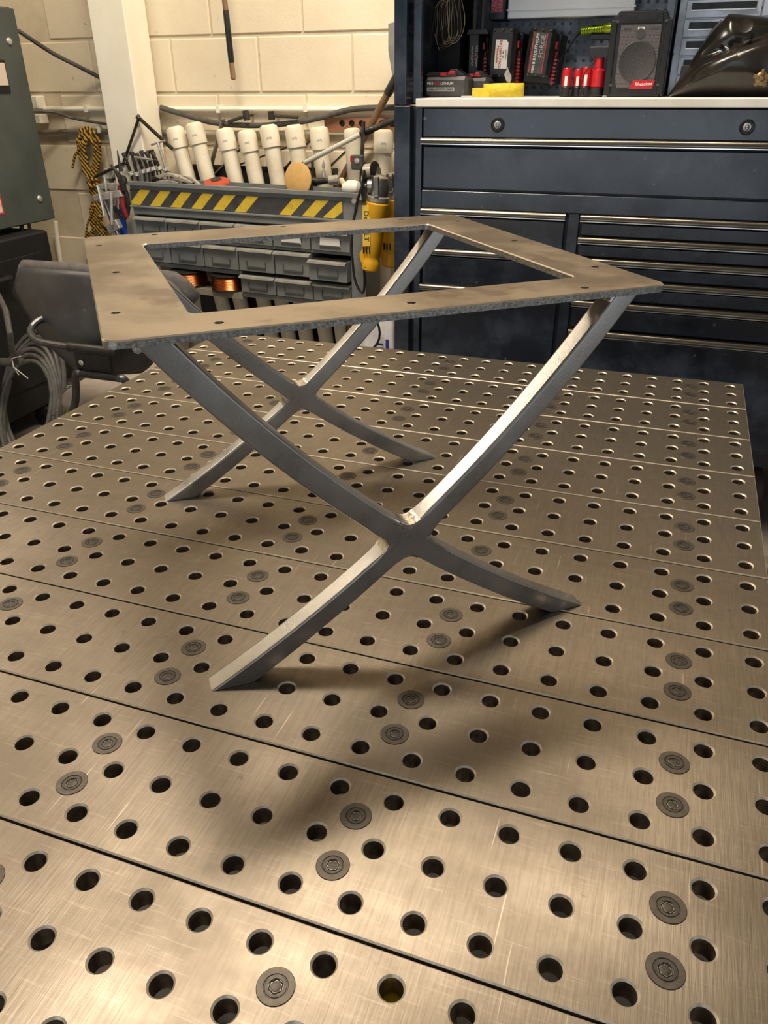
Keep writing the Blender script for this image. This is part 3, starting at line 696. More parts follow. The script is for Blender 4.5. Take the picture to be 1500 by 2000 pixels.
def radio():
    x0, x1, y, h = -0.409, -0.264, 0.94, 0.208
    xc = (x0+x1)/2; w = x1-x0
    t = thing('jobsite_radio', 'black jobsite radio with grey mesh speaker front and red badge', 'radio', (xc, y+0.05, SHELF), (0, 0, 0.10))
    Z = lambda p: p
    b = MB(); out = [(-w*0.50, 0.0), (w*0.50, 0.0), (w*0.50, h*0.90), (w*0.43, h), (-w*0.43, h), (-w*0.50, h*0.90)]
    b.prism(out, (0, -0.045, 0), (1,0,0), (0,0,1), (0, 0.09, 0)); b.build('body', M_PLASTIC, t, bevel=0.004)
    for s in (-1, 1):
        b = MB(); b.box((s*w*0.5-0.009, -0.049, 0.006), (s*w*0.5+0.009, -0.02, h*0.90)); b.build('corner_guard', mat('guard_rubber', (0.008,0.008,0.009), 0.55), t, bevel=0.004)
    m = bpy.data.materials.new('speaker_mesh'); m.use_nodes = True; nt = m.node_tree; N = nt.nodes; L = nt.links; bs = N['Principled BSDF']
    tc = N.new('ShaderNodeTexCoord'); sp = N.new('ShaderNodeSeparateXYZ'); L.new(tc.outputs['Object'], sp.inputs[0])
    cb = N.new('ShaderNodeCombineXYZ'); L.new(sp.outputs[0], cb.inputs[0]); L.new(sp.outputs[2], cb.inputs[1])
    vo = N.new('ShaderNodeTexVoronoi'); vo.inputs['Scale'].default_value = 290; vo.inputs['Randomness'].default_value = 0.12; L.new(cb.outputs[0], vo.inputs['Vector'])
    lt = N.new('ShaderNodeMath'); lt.operation = 'LESS_THAN'; lt.inputs[1].default_value = 0.30; L.new(vo.outputs['Distance'], lt.inputs[0])
    mx = N.new('ShaderNodeMix'); mx.data_type = 'RGBA'; mx.inputs[6].default_value = (0.13, 0.115, 0.118, 1); mx.inputs[7].default_value = (0.02, 0.012, 0.014, 1); L.new(lt.outputs[0], mx.inputs[0])
    L.new(mx.outputs[2], bs.inputs['Base Color']); bs.inputs['Roughness'].default_value = 0.5
    b = MB(); b.prism([(-w*0.33, 0.022), (w*0.30, 0.022), (w*0.37, 0.045), (w*0.37, h*0.84), (-w*0.37, h*0.84), (-w*0.37, 0.045)], (0, -0.050, 0), (1,0,0), (0,0,1), (0, 0.0048, 0)); b.build('speaker_grille', m, t, bevel=0.001)
    b = MB(); b.lathe([(w*0.345, 0.0), (w*0.345, 0.002), (w*0.33, 0.003), (w*0.31, 0.0014), (0.0, 0.0004)], (0, -0.0502, h*0.42), (0,-1,0), 40); b.build('woofer', mat('woofer_mesh', (0.02,0.019,0.02), 0.55, 0, (0.07,0.066,0.066), 900, 2, 0.45, 0.55), t)
    b = MB(); b.lathe([(0.012, 0.0), (0.012, 0.0012), (0.010, 0.0014), (0.0, 0.0006)], (0, -0.0502, h*0.74), (0,-1,0), 24); b.build('tweeter', mat('tweeter_mesh', (0.06,0.055,0.055), 0.5), t)
    b = MB(); b.prism([(-w*0.10, 0.0), (w*0.34, 0.0), (w*0.38, 0.022), (-w*0.02, 0.022)], (0, -0.0535, 0.020), (1,0,0), (0,0,1), (0, 0.0034, 0)); b.build('badge', M_RED, t)
    o = text('Milwaukee', 0.0125, (0,0,0), (1,0,0), (0,1,0), M_LETTER, None, shear=0.25); o.parent = t; o.matrix_basis = Matrix.Translation((w*0.15, -0.0540, 0.032)) @ Matrix(((1,0,0),(0,0,-1),(0.10,1,0))).to_4x4()
    b = MB(); b.box((-w*0.06, -0.0512, h*0.785), (w*0.06, -0.0500, h*0.815)); b.build('label', M_WHITE, t)
    o = text('M12', 0.006, (0,0,0), (1,0,0), (0,1,0), M_BLKLET, None); o.parent = t; o.matrix_basis = Matrix.Translation((0, -0.0516, h*0.80)) @ Matrix(((1,0,0),(0,0,-1),(0,1,0))).to_4x4()
    b = MB()
    for s in (-0.25, 0.25): b.box((w*s-0.010, -0.0510, h*0.79), (w*s+0.010, -0.0500, h*0.805))
    b.build('button', M_GREYPL, t)
    b = MB(); b.prism([(-w*0.38, h*0.86), (w*0.38, h*0.86), (w*0.36, h*0.99), (-w*0.36, h*0.99)], (0, -0.050, 0), (1,0,0), (0,0,1), (0, 0.006, 0)); b.box((-w*0.27, -0.0525, h*0.90), (w*0.27, -0.049, h*0.96)); b.build('carry_handle', M_PLASTIC, t, bevel=0.002)
    b = MB()
    for s in (-1, 1):
        for z in (0.03, h*0.88): b.cyl((s*w*0.44, -0.0505, z), (s*w*0.44, -0.046, z), 0.004, n=10)
    b.build('corner_bolt', M_GREYPL, t)
radio()

def helmet():
    Y = 0.985
    pts = [at(x, y, Y) for x, y in ((1306,189),(1322,164),(1345,128),(1368,92),(1392,60),(1410,42),(1419,31),(1428,27),(1455,29),(1492,33),(1535,46),(1560,90),(1565,140),(1545,175),(1510,189),(1465,191),(1400,191),(1350,190))]
    c = at(1440, 120, Y)
    t = thing('welding_helmet', 'glossy dark welding helmet lying on the worktop with brass side knob', 'helmet', (c.x, c.y, SHELF))
    m = mat('smoked_gloss_shell', (0.010, 0.009, 0.008), 0.20, 0.0, (0.026, 0.021, 0.016), 9, 6, rvar=0.08, bump=0.03, bscale=60)
    n = len(pts); b = MB(); K = 12; dep = 0.115
    # smooth outline (Catmull-Rom)
    ol = []
    for i in range(n):
        p0, p1, p2, p3 = pts[i-1], pts[i], pts[(i+1) % n], pts[(i+2) % n]
        for q in range(4):
            u = q/4; ol.append(0.5*((2*p1) + (p2-p0)*u + (2*p0-5*p1+4*p2-p3)*u*u + (3*p1-p0-3*p2+p3)*u**3))
    n = len(ol)
    def shell(sign):
        vs = []; fs = []
        for k in range(K+1):
            r = math.sin(PI/2*(1-k/K))
            for p in ol:
                q = c + (p-c)*r
                bulge = dep*math.cos(math.asin(min(1, r)))**0.75
                # crease between the flat visor band (upper left) and the domed cheek
                ax = (q.x - pts[0].x)/(pts[10].x - pts[0].x); az = (q.z - SHELF)/(pts[7].z - SHELF)
                ridge = 0.16 + 0.62*max(0, ax)**0.55
                crease = -0.030*math.exp(-((az - ridge)/0.06)**2)*(1 - r**4) if sign < 0 else 0
                vs.append((q.x, q.y + sign*(bulge*(0.62 + 0.38/(1 + math.exp((az - ridge)/0.035))) + crease), q.z))
        for k in range(K):
            fs += [(k*n+i, k*n+(i+1) % n, (k+1)*n+(i+1) % n, (k+1)*n+i) for i in range(n)]
        return vs, fs
    b.add(*shell(-1)); b.add(*shell(0.6)); under(b.build('shell', m, smooth=60), t)
    e = MB(); e.tube([at(x, y, Y-0.004) for x, y in ((1308,187),(1325,163),(1348,128),(1370,94),(1392,60),(1410,41))], 0.0045, 8); under(e.build('edge_trim', M_PLASTIC), t)
    e = MB(); e.tube([at(x, y, Y-0.05) for x, y in ((1322,176),(1350,150),(1385,116),(1420,98),(1460,90),(1500,87))], 0.0035, 8); under(e.build('ridge', m), t)
    k = MB(); kc = at(1487, 153, Y-0.122)
    k.mi = 0; k.lathe([(0.016, 0.0), (0.0165, 0.006), (0.012, 0.010), (0.005, 0.011), (0.0045, 0.015)], kc, (0.1,-1,0), 12)
    for a in range(5):
        an = a*2*PI/5 + 0.3; k.bar(kc + Vector((0.006*math.cos(an), -0.010, 0.006*math.sin(an))), kc + Vector((0.021*math.cos(an), -0.006, 0.021*math.sin(an))), 0.007, 0.008)
    under(k.build('knob', mat('brass_knob', (0.30, 0.20, 0.09), 0.4, 0.6, (0.18, 0.12, 0.06), 90), bevel=0.001), t)
    k = MB(); lc = at(1458, 52, Y-0.085); k.lathe([(0.017, 0.0), (0.019, 0.003), (0.016, 0.005), (0.010, 0.004), (0.0, 0.0045)], lc, (-0.2,-1,0.3), 20); under(k.build('badge', m), t)
    k = MB(); k.box(tuple(at(1338,142,Y-0.03)+Vector((-0.012,-0.012,-0.018))), tuple(at(1338,142,Y-0.03)+Vector((0.012,0.012,0.018)))); under(k.build('pivot_block', M_PLASTIC, bevel=0.003), t)
helmet()

def hutch_fittings():
    a, c = at(990, 38, 1.20), at(1238, 36, 1.20)
    t = thing('light_housing', 'pale grey brushed metal housing fixed across the top of the pegboard', 'light housing', ((a.x+c.x)/2, 1.235, a.z))
    m = mat('brushed_pale_metal', (0.80, 0.79, 0.77), 0.38, 0.3, (0.68, 0.67, 0.65), 30, stretch=(0.1, 1, 1), bump=0.05, bscale=200)
    b = MB(); b.box((a.x, 1.20, a.z), (c.x, 1.269, a.z+0.14)); under(b.build('cover', m, bevel=0.004), t)
    b = MB(); b.box((a.x-0.002, 1.196, a.z+0.022), (c.x+0.002, 1.2015, a.z+0.026)); b.box((a.x-0.002, 1.196, a.z+0.062), (c.x+0.002, 1.2015, a.z+0.066)); under(b.build('rib', m), t)
    a, c = at(955, 40, 1.18), at(985, 40, 1.18)
    t = thing('charger_block', 'black charger block with pink printed label beside the grey housing', 'charger', ((a.x+c.x)/2, 1.22, a.z))
    b = MB(); b.box((a.x, 1.18, a.z), (c.x, 1.269, a.z+0.16)); under(b.build('case', M_PLASTIC, bevel=0.004), t)
    l0, l1 = at(959, 25, 1.179), at(981, 25, 1.179)
    b = MB(); b.box((l0.x, 1.1785, l0.z), (l1.x, 1.1798, l0.z+0.10)); under(b.build('label', mat('pink_label', (0.50, 0.06, 0.11), 0.6, 0, (0.62,0.35,0.38), 240, 2, 0.5, 0.6)), t)
    for i in range(3):
        x = 862 + 12*i
        t = thing('wire_coil', ('thin bronze wire coil hanging in the dark cubby, nearest the post', 'thin bronze wire coil hanging middle in the dark cubby', 'thin bronze wire coil hanging in the dark cubby, nearest the chargers')[i], 'wire', at(x, 40, 1.055-0.05*i), group='wire coils in the hutch cubby')
        b = MB(); rnd = random.Random(i)
        for k in range(3):
            pts = []
            for q in range(25):
                u = q/24*2*PI; pts.append(Vector(((0.016+0.006*k)*math.sin(u) + 0.004*math.sin(3*u+k), rnd.uniform(-0.002, 0.002) + 0.006*k, 0.055*math.cos(u)*(1+0.12*k) - 0.01 + 0.01*i)))
            b.tube(pts, 0.0011, 5)
        b.build('loop', mat('bronze_wire', (0.24, 0.19, 0.12), 0.35, 0.8), t)
        b = MB(); b.tube([(0,0,0.05), (0,0,0.13), (0.002,0.02+0.05*i,0.14), (0.002,0.044+0.05*i,0.14)], 0.0014, 5); b.build('hook', M_STEELBR, t)
    p = at(935, 58, 1.10)
    t = thing('pry_bar', 'black pair of upright bars on a flat bracket above the first battery', 'tool', p)
    b = MB()
    for dx in (-0.014, 0.012): b.cyl((dx, 0, 0), (dx, 0, 0.19), 0.008, n=10)
    b.build('bar', M_PLASTIC, t)
    b = MB(); b.prism([(-0.028, 0.0), (0.028, 0.0), (0.034, -0.012), (-0.034, -0.012)], (0, -0.014, 0), (1,0,0), (0,0,1), (0, 0.182, 0)); b.build('bracket', M_PLASTIC, t)
    p = at(992, 150, 1.04)
    t = thing('paper_tag', 'crumpled pale grey tag hanging in front of the white-labelled battery', 'tag', p)
    b = MB(); b.prism([(-0.012,0.006),(-0.006,0.016),(-0.002,0.028),(0.004,0.012),(0.010,0.004),(0.011,-0.006),(0.006,-0.018),(-0.004,-0.012)], (0,0,0), (1,0.1,0), (0,-0.2,1), (0, 0.0015, 0)); b.build('card', mat('tag_paper', (0.62,0.60,0.56), 0.7, 0, (0.4,0.38,0.35), 60), t)
    b = MB(); b.tube([(-0.002,0,0.026),(-0.004,0.02,0.04),(-0.005,0.04,0.055)], 0.0008, 5); b.build('string', M_PLASTIC, t)
hutch_fittings()

# ------------------------------------------------------------------ wall fittings behind the bench
M_CREAM = mat('cream_paint', (0.90, 0.85, 0.72), 0.5, 0, (0.84, 0.77, 0.62), 5, 7, bump=0.05, bscale=60, spots=(0.45,0.33,0.2), spot_scale=30, spot_at=0.72)
M_GREYSTEEL = mat('grey_bin_enamel', (0.17, 0.185, 0.185), 0.42, 0.0, (0.235, 0.245, 0.235), 9, 7, rvar=0.08, spots=(0.10,0.09,0.07), spot_scale=40, spot_at=0.69)
M_HOLDER = mat('holder_outline', (0.085, 0.09, 0.09), 0.5)  # shadow lines around the label holders, put into a darker colour
M_BINLIP = mat('pale_bin_lip', (0.36, 0.34, 0.29), 0.55, 0, (0.22, 0.22, 0.20), 20)  # lip paler and browner than the drawer fronts
M_RUBBER = mat('grey_rubber_cable', (0.055, 0.052, 0.048), 0.55, 0, (0.10, 0.093, 0.083), 30)
M_CONDUIT = mat('dull_conduit', (0.22, 0.20, 0.17), 0.45, 0.6, (0.34, 0.31, 0.26), 12)
M_PVC = mat('aged_pvc', (0.80, 0.73, 0.58), 0.42, 0, (0.68, 0.58, 0.41), 14, 8, 0.45, 0.75, spots=(0.40,0.30,0.18), spot_scale=55, spot_at=0.72)
M_IRON = mat('dark_iron', (0.045, 0.042, 0.038), 0.42, 0.7, (0.09, 0.083, 0.075), 40)
M_YELLOW = mat('hazard_yellow', (0.78, 0.55, 0.05), 0.5, 0, (0.55, 0.36, 0.04), 40, 8, 0.52, 0.8)

def post():
    t = struct(MB().box((-2.490, 1.40, 0), (-2.322, 1.552, 4.2)).build('trim_1', M_CREAM, bevel=0.006), 'cream painted square steel column in front of the block wall')
post()

def pipe(name, label, cat, pts, r, m, group=None, clamps=()):
    P = [Vector(p) for p in pts]; o = P[0]
    t = thing(name, label, cat, o, group=group)
    # smooth the run
    Q = []
    for i in range(len(P)-1):
        p0, p1, p2, p3 = P[max(i-1,0)], P[i], P[i+1], P[min(i+2, len(P)-1)]
        for k in range(6):
            u = k/6; Q.append(0.5*((2*p1) + (p2-p0)*u + (2*p0-5*p1+4*p2-p3)*u*u + (3*p1-p0-3*p2+p3)*u**3))
    Q.append(P[-1])
    b = MB(); b.tube([q - o for q in Q], r, 10); b.build('run', m, t)
    for c in clamps:
        c = Vector(c); k = MB(); k.box((-0.008, -r-0.003, -r-0.004), (0.008, r+0.012, r+0.004)); kk = k.build('clamp', M_CREAM, t, bevel=0.001); kk.location = c - o
    return t
yw = WALL_Y - 0.022
pipe('conduit', 'cream painted conduit running level along the wall above the white tubes', 'pipe', [at(75, 213, yw), (-2.0, yw, at(400,213,yw).z), (-0.9, yw, at(400,213,yw).z)], 0.0105, M_CREAM, clamps=[at(428,213,yw), at(598,211,yw), at(170,212,yw)])
pipe('conduit', 'bare dull conduit behind the rope, stopping at the panel', 'pipe', [at(62, 258, yw), at(150, 257, yw), at(205, 257, yw), at(330, 259, yw)], 0.012, M_CONDUIT, clamps=[at(196,252,yw)])
pipe('conduit', 'lower cream conduit behind the necks of the white tubes', 'pipe', [at(330, 259, yw-0.002)+Vector((0.03,0,0)), at(560, 259, yw), at(770, 258, yw)], 0.011, M_CREAM)
pipe('cable', 'thick dark cable slanting from the panel to the cream column', 'cable', [at(36, 60, 1.30), at(100, 102, 1.42), at(150, 128, 1.50), at(200, 154, 1.57), at(260, 185, 1.585)], 0.0085, M_RUBBER)
pipe('cable', 'thin dark cable sagging below the upper conduit beside the rope', 'cable', [at(66, 217, 1.45), at(105, 219, 1.5), at(140, 230, 1.555), at(175, 237, 1.56), at(212, 243, 1.56)], 0.006, M_RUBBER)
pipe('cable', 'thick grey cable swagged along the wall behind the white tubes', 'cable', [at(314, 210, 1.56), at(360, 224, 1.555), at(420, 240, 1.55), at(500, 245, 1.55), at(570, 240, 1.55), at(620, 231, 1.55), at(690, 213, 1.555), at(772, 210, 1.56), at(800, 210, 1.56)], 0.011, M_RUBBER)
pipe('conduit', 'pale conduit dropping below the dark electrical panel', 'pipe', [at(108, 432, 1.54), at(112, 470, 1.54), at(125, 560, 1.54), at(145, 700, 1.54)], 0.011, M_CREAM)
pipe('conduit', 'slim grey conduit dropping from the middle of the panel', 'pipe', [at(57, 438, 1.16), at(62, 480, 1.16), at(67, 530, 1.16), at(80, 640, 1.16)], 0.0075, M_CONDUIT)
pipe('conduit', 'dark conduit dropping below the panel beside the black machine', 'pipe', [at(42, 440, 1.05), at(45, 500, 1.05), at(50, 580, 1.05)], 0.009, M_IRON)

def electrical_panel():
    t = thing('electrical_panel', 'dark grey-green steel electrical panel with chipped paint and warning label', 'panel', (-2.95, 0.75, T+0.033))
    m = mat('panel_enamel', (0.050, 0.060, 0.055), 0.45, 0, (0.070, 0.082, 0.073), 5, 7, rvar=0.08, spots=(0.45,0.45,0.42), spot_scale=42, spot_at=0.735)
    b = MB(); b.box((-3.195, 0.20, T+0.033), (-2.725, 1.235, T+0.812)); under(b.build('cabinet', m, bevel=0.004), t)
    b = MB(); b.box((-2.7245, 0.215, T+0.040), (-2.700, 1.228, T+0.806)); d = under(b.build('door', m, bevel=0.004), t)
    for p in (at(21, 78, 0), at(81, 379, 0)): pass
    for y, z in ((1.165, T+0.695), (1.155, T+0.128)):
        b = MB(); b.lathe([(0.013, 0), (0.013, 0.004), (0.010, 0.008), (0.0, 0.009)], (-2.700, y, z), (1,0,0), 16); b.box((-2.6915, y-0.008, z-0.0015), (-2.690, y+0.008, z+0.0015)); k = under(b.build('screw', M_STEELBR), t); k.parent = d; k.matrix_parent_inverse = Matrix()
    b = MB(); b.mi = 0; b.box((-2.6998, 0.60, T+0.095), (-2.6985, 0.945, T+0.235)); b.mi = 1; b.box((-2.6984, 0.61, T+0.102), (-2.6978, 0.938, T+0.229)); k = under(b.build('warning_label', [M_REDLET, mat('label_paper', (0.70,0.60,0.48), 0.7, 0, (0.45,0.36,0.28), 200, 2, 0.5, 0.58)]), t); k.parent = d; k.matrix_parent_inverse = Matrix()
    b = MB(); b.mi = 0; b.box((-2.6998, 0.98, T+0.520), (-2.694, 1.115, T+0.632)); b.mi = 1; b.box((-2.6939, 1.00, T+0.545), (-2.690, 1.107, T+0.622)); k = under(b.build('latch_plate', [M_BLACK, mat('latch_bone', (0.62,0.50,0.40), 0.5)], bevel=0.004), t); k.parent = d; k.matrix_parent_inverse = Matrix()
electrical_panel()

def rope():
    c = at(170, 262, 1.555)
    t = thing('rope_hank', 'hank of yellow and black braided rope hung from the dull conduit', 'rope', c)
    m = bpy.data.materials.new('braided_rope'); m.use_nodes = True; nt = m.node_tree; N = nt.nodes; L = nt.links; bs = N['Principled BSDF']
    g = N.new('ShaderNodeNewGeometry'); mp = N.new('ShaderNodeMapping'); mp.inputs['Rotation'].default_value = (0, 0.7, 0); L.new(g.outputs['Position'], mp.inputs['Vector'])
    wv = N.new('ShaderNodeTexWave'); wv.inputs['Scale'].default_value = 22; wv.inputs['Distortion'].default_value = 2.5; L.new(mp.outputs[0], wv.inputs['Vector'])
    cr = N.new('ShaderNodeMath'); cr.operation = 'GREATER_THAN'; cr.inputs[1].default_value = 0.55; L.new(wv.outputs[1], cr.inputs[0])
    mx = N.new('ShaderNodeMix'); mx.data_type = 'RGBA'; mx.inputs[6].default_value = (0.55, 0.30, 0.03, 1); mx.inputs[7].default_value = (0.02, 0.014, 0.01, 1); L.new(cr.outputs[0], mx.inputs[0]); L.new(mx.outputs[2], bs.inputs['Base Color']); bs.inputs['Roughness'].default_value = 0.7
    rnd = random.Random(11); r = 0.0076
    A = lambda x, y, d=0.0: at(x, y, 1.555 - d) - c
    for k in range(9):
        j = lambda s: rnd.uniform(-s, s)*2.1
        b = MB()
        pts = [A(168+j(5), 252, 0.0), A(158+j(4), 275+j(4), 0.022+j(.006)), A(163+j(4), 305, 0.02), A(172+j(4), 335, 0.02), A(181+j(3), 352, 0.022), A(184+j(3), 375, 0.02), A(188+j(5), 410, 0.02), A(190+j(9), 440, 0.018), A(191+j(11), 462+j(6), 0.016), A(193+j(12), 500+j(25), 0.014)]
        b.tube(pts, r, 7); b.build('strand', m, t)
        b = MB()
        pts = [A(172+j(5), 250, 0.0), A(187+j(4), 270+j(4), 0.024+j(.006)), A(190+j(3), 300, 0.022), A(185+j(3), 330, 0.022), A(180+j(3), 350, 0.026)]
        b.tube(pts, r, 7); b.build('strand', m, t)
    b = MB(); b.tube([A(171, 345, 0.03), A(178, 352, 0.036), A(189, 350, 0.03), A(190, 362, 0.03), A(178, 364, 0.036), A(170, 357, 0.03)], r*1.1, 7); b.build('binding_wrap', m, t)
    b = MB(); b.tube([A(168, 280, 0.03), A(155, 290, 0.03), A(146, 305, 0.028), A(142, 328, 0.025)], r*0.8, 7); b.build('loose_end', m, t)
    b = MB(); b.tube([A(185, 400, 0.03), A(178, 420, 0.03), A(170, 440, 0.028), A(167, 470, 0.02)], r*0.7, 7); b.build('loose_end', m, t)
    b = MB(); b.tube([A(192, 420, 0.03), A(203, 440, 0.028), A(214, 456, 0.026), A(222, 480, 0.02)], r*0.7, 7); b.build('loose_end', m, t)
rope()

def hanging_stick():
    p, q = at(456, 156, 1.50), at(438, -6, 1.50); d = (q - p).normalized()
    t = thing('wooden_stick', 'slim wooden stick with black taped grip hanging down the block wall', 'stick', p)
    b = MB(); b.lathe([(0.006, 0), (0.0105, 0.004), (0.0105, 0.062)], (0,0,0), d, 14); b.build('tip', mat('worn_wood', (0.26, 0.15, 0.08), 0.55, 0, (0.17,0.095,0.05), 30, stretch=(1,1,0.15)), t)
    b = MB(); b.lathe([(0.0112, 0.0605), (0.0118, 0.064), (0.0118, 0.232), (0.0112, 0.236)], (0,0,0), d, 14); b.build('grip_tape', M_PLASTIC, t)
    b = MB(); b.lathe([(0.0105, 0.2355), (0.0105, 0.95)], (0,0,0), d, 14); b.build('shaft', MATS['worn_wood'], t)
    b = MB(); b.tube([d*0.94, d*0.94+Vector((0,0.05,0.03)), Vector((d.x*0.94, 0.0985, d.z*0.94+0.01))], 0.003, 6); b.build('hook', M_STEELBR, t)
hanging_stick()

def shovel():
    a = at(764, 45, 1.50); b_ = at(768, 158, 1.50); h = at(694, 300, 1.545)
    t = thing('shovel', 'upturned grey shovel with brown wooden shaft leaning beside the tool chest', 'shovel', h)
    b = MB(); pts = [(758,46),(770,42),(800,46),(806,100),(798,150),(776,178),(768,160),(758,100)]
    poly = [at(x, y, 1.49) - h for x, y in pts]; n = len(poly)
    b.add(poly + [p + Vector((0.0, 0.006, 0)) for p in poly], [tuple(reversed(range(n))), tuple(range(n, 2*n))] + [(k, (k+1) % n, n+(k+1) % n, n+k) for k in range(n)])
    b.build('blade', mat('grey_blade', (0.30,0.29,0.27), 0.45, 0.6, (0.42,0.40,0.37), 20), t, bevel=0.002)
    b = MB(); p0 = at(775, 150, 1.50) - h; d = (p0 - Vector((0,0,0))).normalized()
    b.tube([-d*0.62, Vector((0,0,0)), p0], 0.0135, 12); b.build('shaft', MATS['worn_wood'], t)
    b = MB(); b.tube([p0 - d*0.07, p0 + d*0.02], 0.0165, 12); b.build('socket', M_IRON, t)
shovel()

def wood_rack():
    a, c = at(636, 257, 1.575), at(800, 257, 1.575); zt = at(700, 230, 1.575).z
    t = thing('wooden_rack', 'orange-brown wooden rack board with a row of round bored holes', 'rack', ((a.x+c.x)/2, 1.575, a.z))
    m = mat('orange_wood', (0.38, 0.17, 0.085), 0.6, 0, (0.28,0.12,0.06), 14, stretch=(0.3,1,1))
    x0, x1 = a.x, c.x; h = zt - a.z
    hx = [at(x, 244, 1.565).x for x in (668, 687, 706, 726, 746, 766)]; r = 0.0125; zc = a.z + h*0.60
    b = MB()
    loops = [[Vector((x0, a.z, 0)), Vector((x1, a.z, 0)), Vector((x1, zt, 0)), Vector((x0, zt, 0))]] + [[Vector((x + r*math.cos(2*PI*k/16), zc + r*math.sin(2*PI*k/16), 0)) for k in range(16)] for x in hx]
    tri = tessellate_polygon(loops); fl = [p for l in loops for p in l]
    b.add([(p.x, 1.565, p.y) for p in fl], tri); b.add([(p.x, 1.585, p.y) for p in fl], tri)
    for l in loops:
        n = len(l); b.add([(p.x, 1.565, p.y) for p in l] + [(p.x, 1.585, p.y) for p in l], [(k, (k+1) % n, n+(k+1) % n, n+k) for k in range(n)])
    under(b.build('board', m, smooth=0), t)
    b = MB()
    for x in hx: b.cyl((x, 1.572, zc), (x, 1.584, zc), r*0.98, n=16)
    under(b.build('bore_shade', M_BLACK), t)  # black discs paint the shade inside the bored holes
wood_rack()

# ------------------------------------------------------------------ white tubes standing behind the parts rack
tubes = [((340,247),(372,340),1), ((377,239),(408,350),1), ((437,250),(465,365),1), ((480,253),(505,360),1), ((523,243),(545,360),1), ((573,243),(590,330),1), ((622,247),(637,330),1), ((687,250),(689,340),0), ((749,252),(749,330),1)]
words = ['first white capped tube beside the cream pipe', 'second white capped tube, standing tallest next to the first', 'third white capped tube, below the lone grey bracket', 'fourth white capped tube, in front of a black T-handle', 'fifth white capped tube, under the second black T-handle', 'sixth white capped tube, with brown smudge on its cap', 'seventh white capped tube, crossed by the bright steel bar', 'eighth white tube, behind the ratchet and grey gauge', 'last white capped tube, against the tool chest post']
lean = [0.205, 0.205, 0.18, 0.165, 0.145, 0.125, 0.105, 0.05, 0.0]; foot_y = [1.47, 1.47, 1.47, 1.47, 1.47, 1.47, 1.44, 1.535, 1.44]
for (a, b_, capd), wd, ln, fy in zip(tubes, words, lean, foot_y):
    top = at(*a, 1.485); base = Vector((top.x + ln*top.z, fy, 0.0))
    t = thing('rod_tube', wd, 'tube', base, group='white rod storage tubes')
    d = (top - base).normalized(); L_ = (top - base).length
    b = MB(); b.lathe([(0.030, 0.012), (0.0325, 0.014), (0.0325, L_-0.03)], (0,0,0), d, 22); b.build('tube', M_PVC, t)
    b = MB()
    if capd: b.lathe([(0.0355, L_-0.085), (0.0385, L_-0.083), (0.0385, L_-0.018), (0.035, L_-0.008), (0.024, L_-0.001), (0.0, L_)], (0,0,0), d, 22)
    else: b.lathe([(0.0328, L_-0.031), (0.0328, L_-0.012), (0.029, L_-0.004), (0.018, L_)], (0,0,0), d, 22)
    b.build('cap', M_PVC, t)
    b = MB(); b.lathe([(0.034, 0.008), (0.036, 0.010), (0.036, 0.07), (0.0335, 0.072)], (0,0,0), d, 22); b.build('end_cap', M_PVC, t)
    if capd:
        f = frame_of(d); side = Vector((0.35, -0.94, 0)); side = (side - d*side.dot(d)).normalized(); xx = d.cross(side)
        b = MB()
        for k in range(5): b.box((-0.0015, -0.0005, -0.003), (0.0015, 0.0005, 0.003), Matrix.Translation(d*(L_-0.05 + (k % 2)*0.002) + side*0.0385 + xx*(0.004*k-0.008)) @ Matrix((xx, side, d)).transposed().to_4x4())
        b.build('print_mark', M_GREYLBL, t)

def t_handle(label, c, e, up):
    p, q, k = at(*c, 1.53), at(*e, 1.53), at(*up, 1.53)
    t = thing('t_handle_tap', label, 'tool', p, group='black handles hung on the wall')
    b = MB(); b.tube([Vector((0,0,0)), q-p], 0.0065, 8); b.build('arm', M_IRON, t)
    d = (k - p); b = MB(); b.tube([-d*0.9, Vector((0,0,0)), d], 0.0135, 10); b.build('head', M_IRON, t)
    b = MB(); b.cyl((0,0,0), (0, 0.055, 0.0), 0.005, n=8); b.build('peg', M_IRON, t)
t_handle('black T-handle tool hung above the fourth white tube', (481, 226), (446, 238), (479, 216))
t_handle('black T-handle tool hung above the fifth white tube', (530, 226), (582, 229), (529, 217))

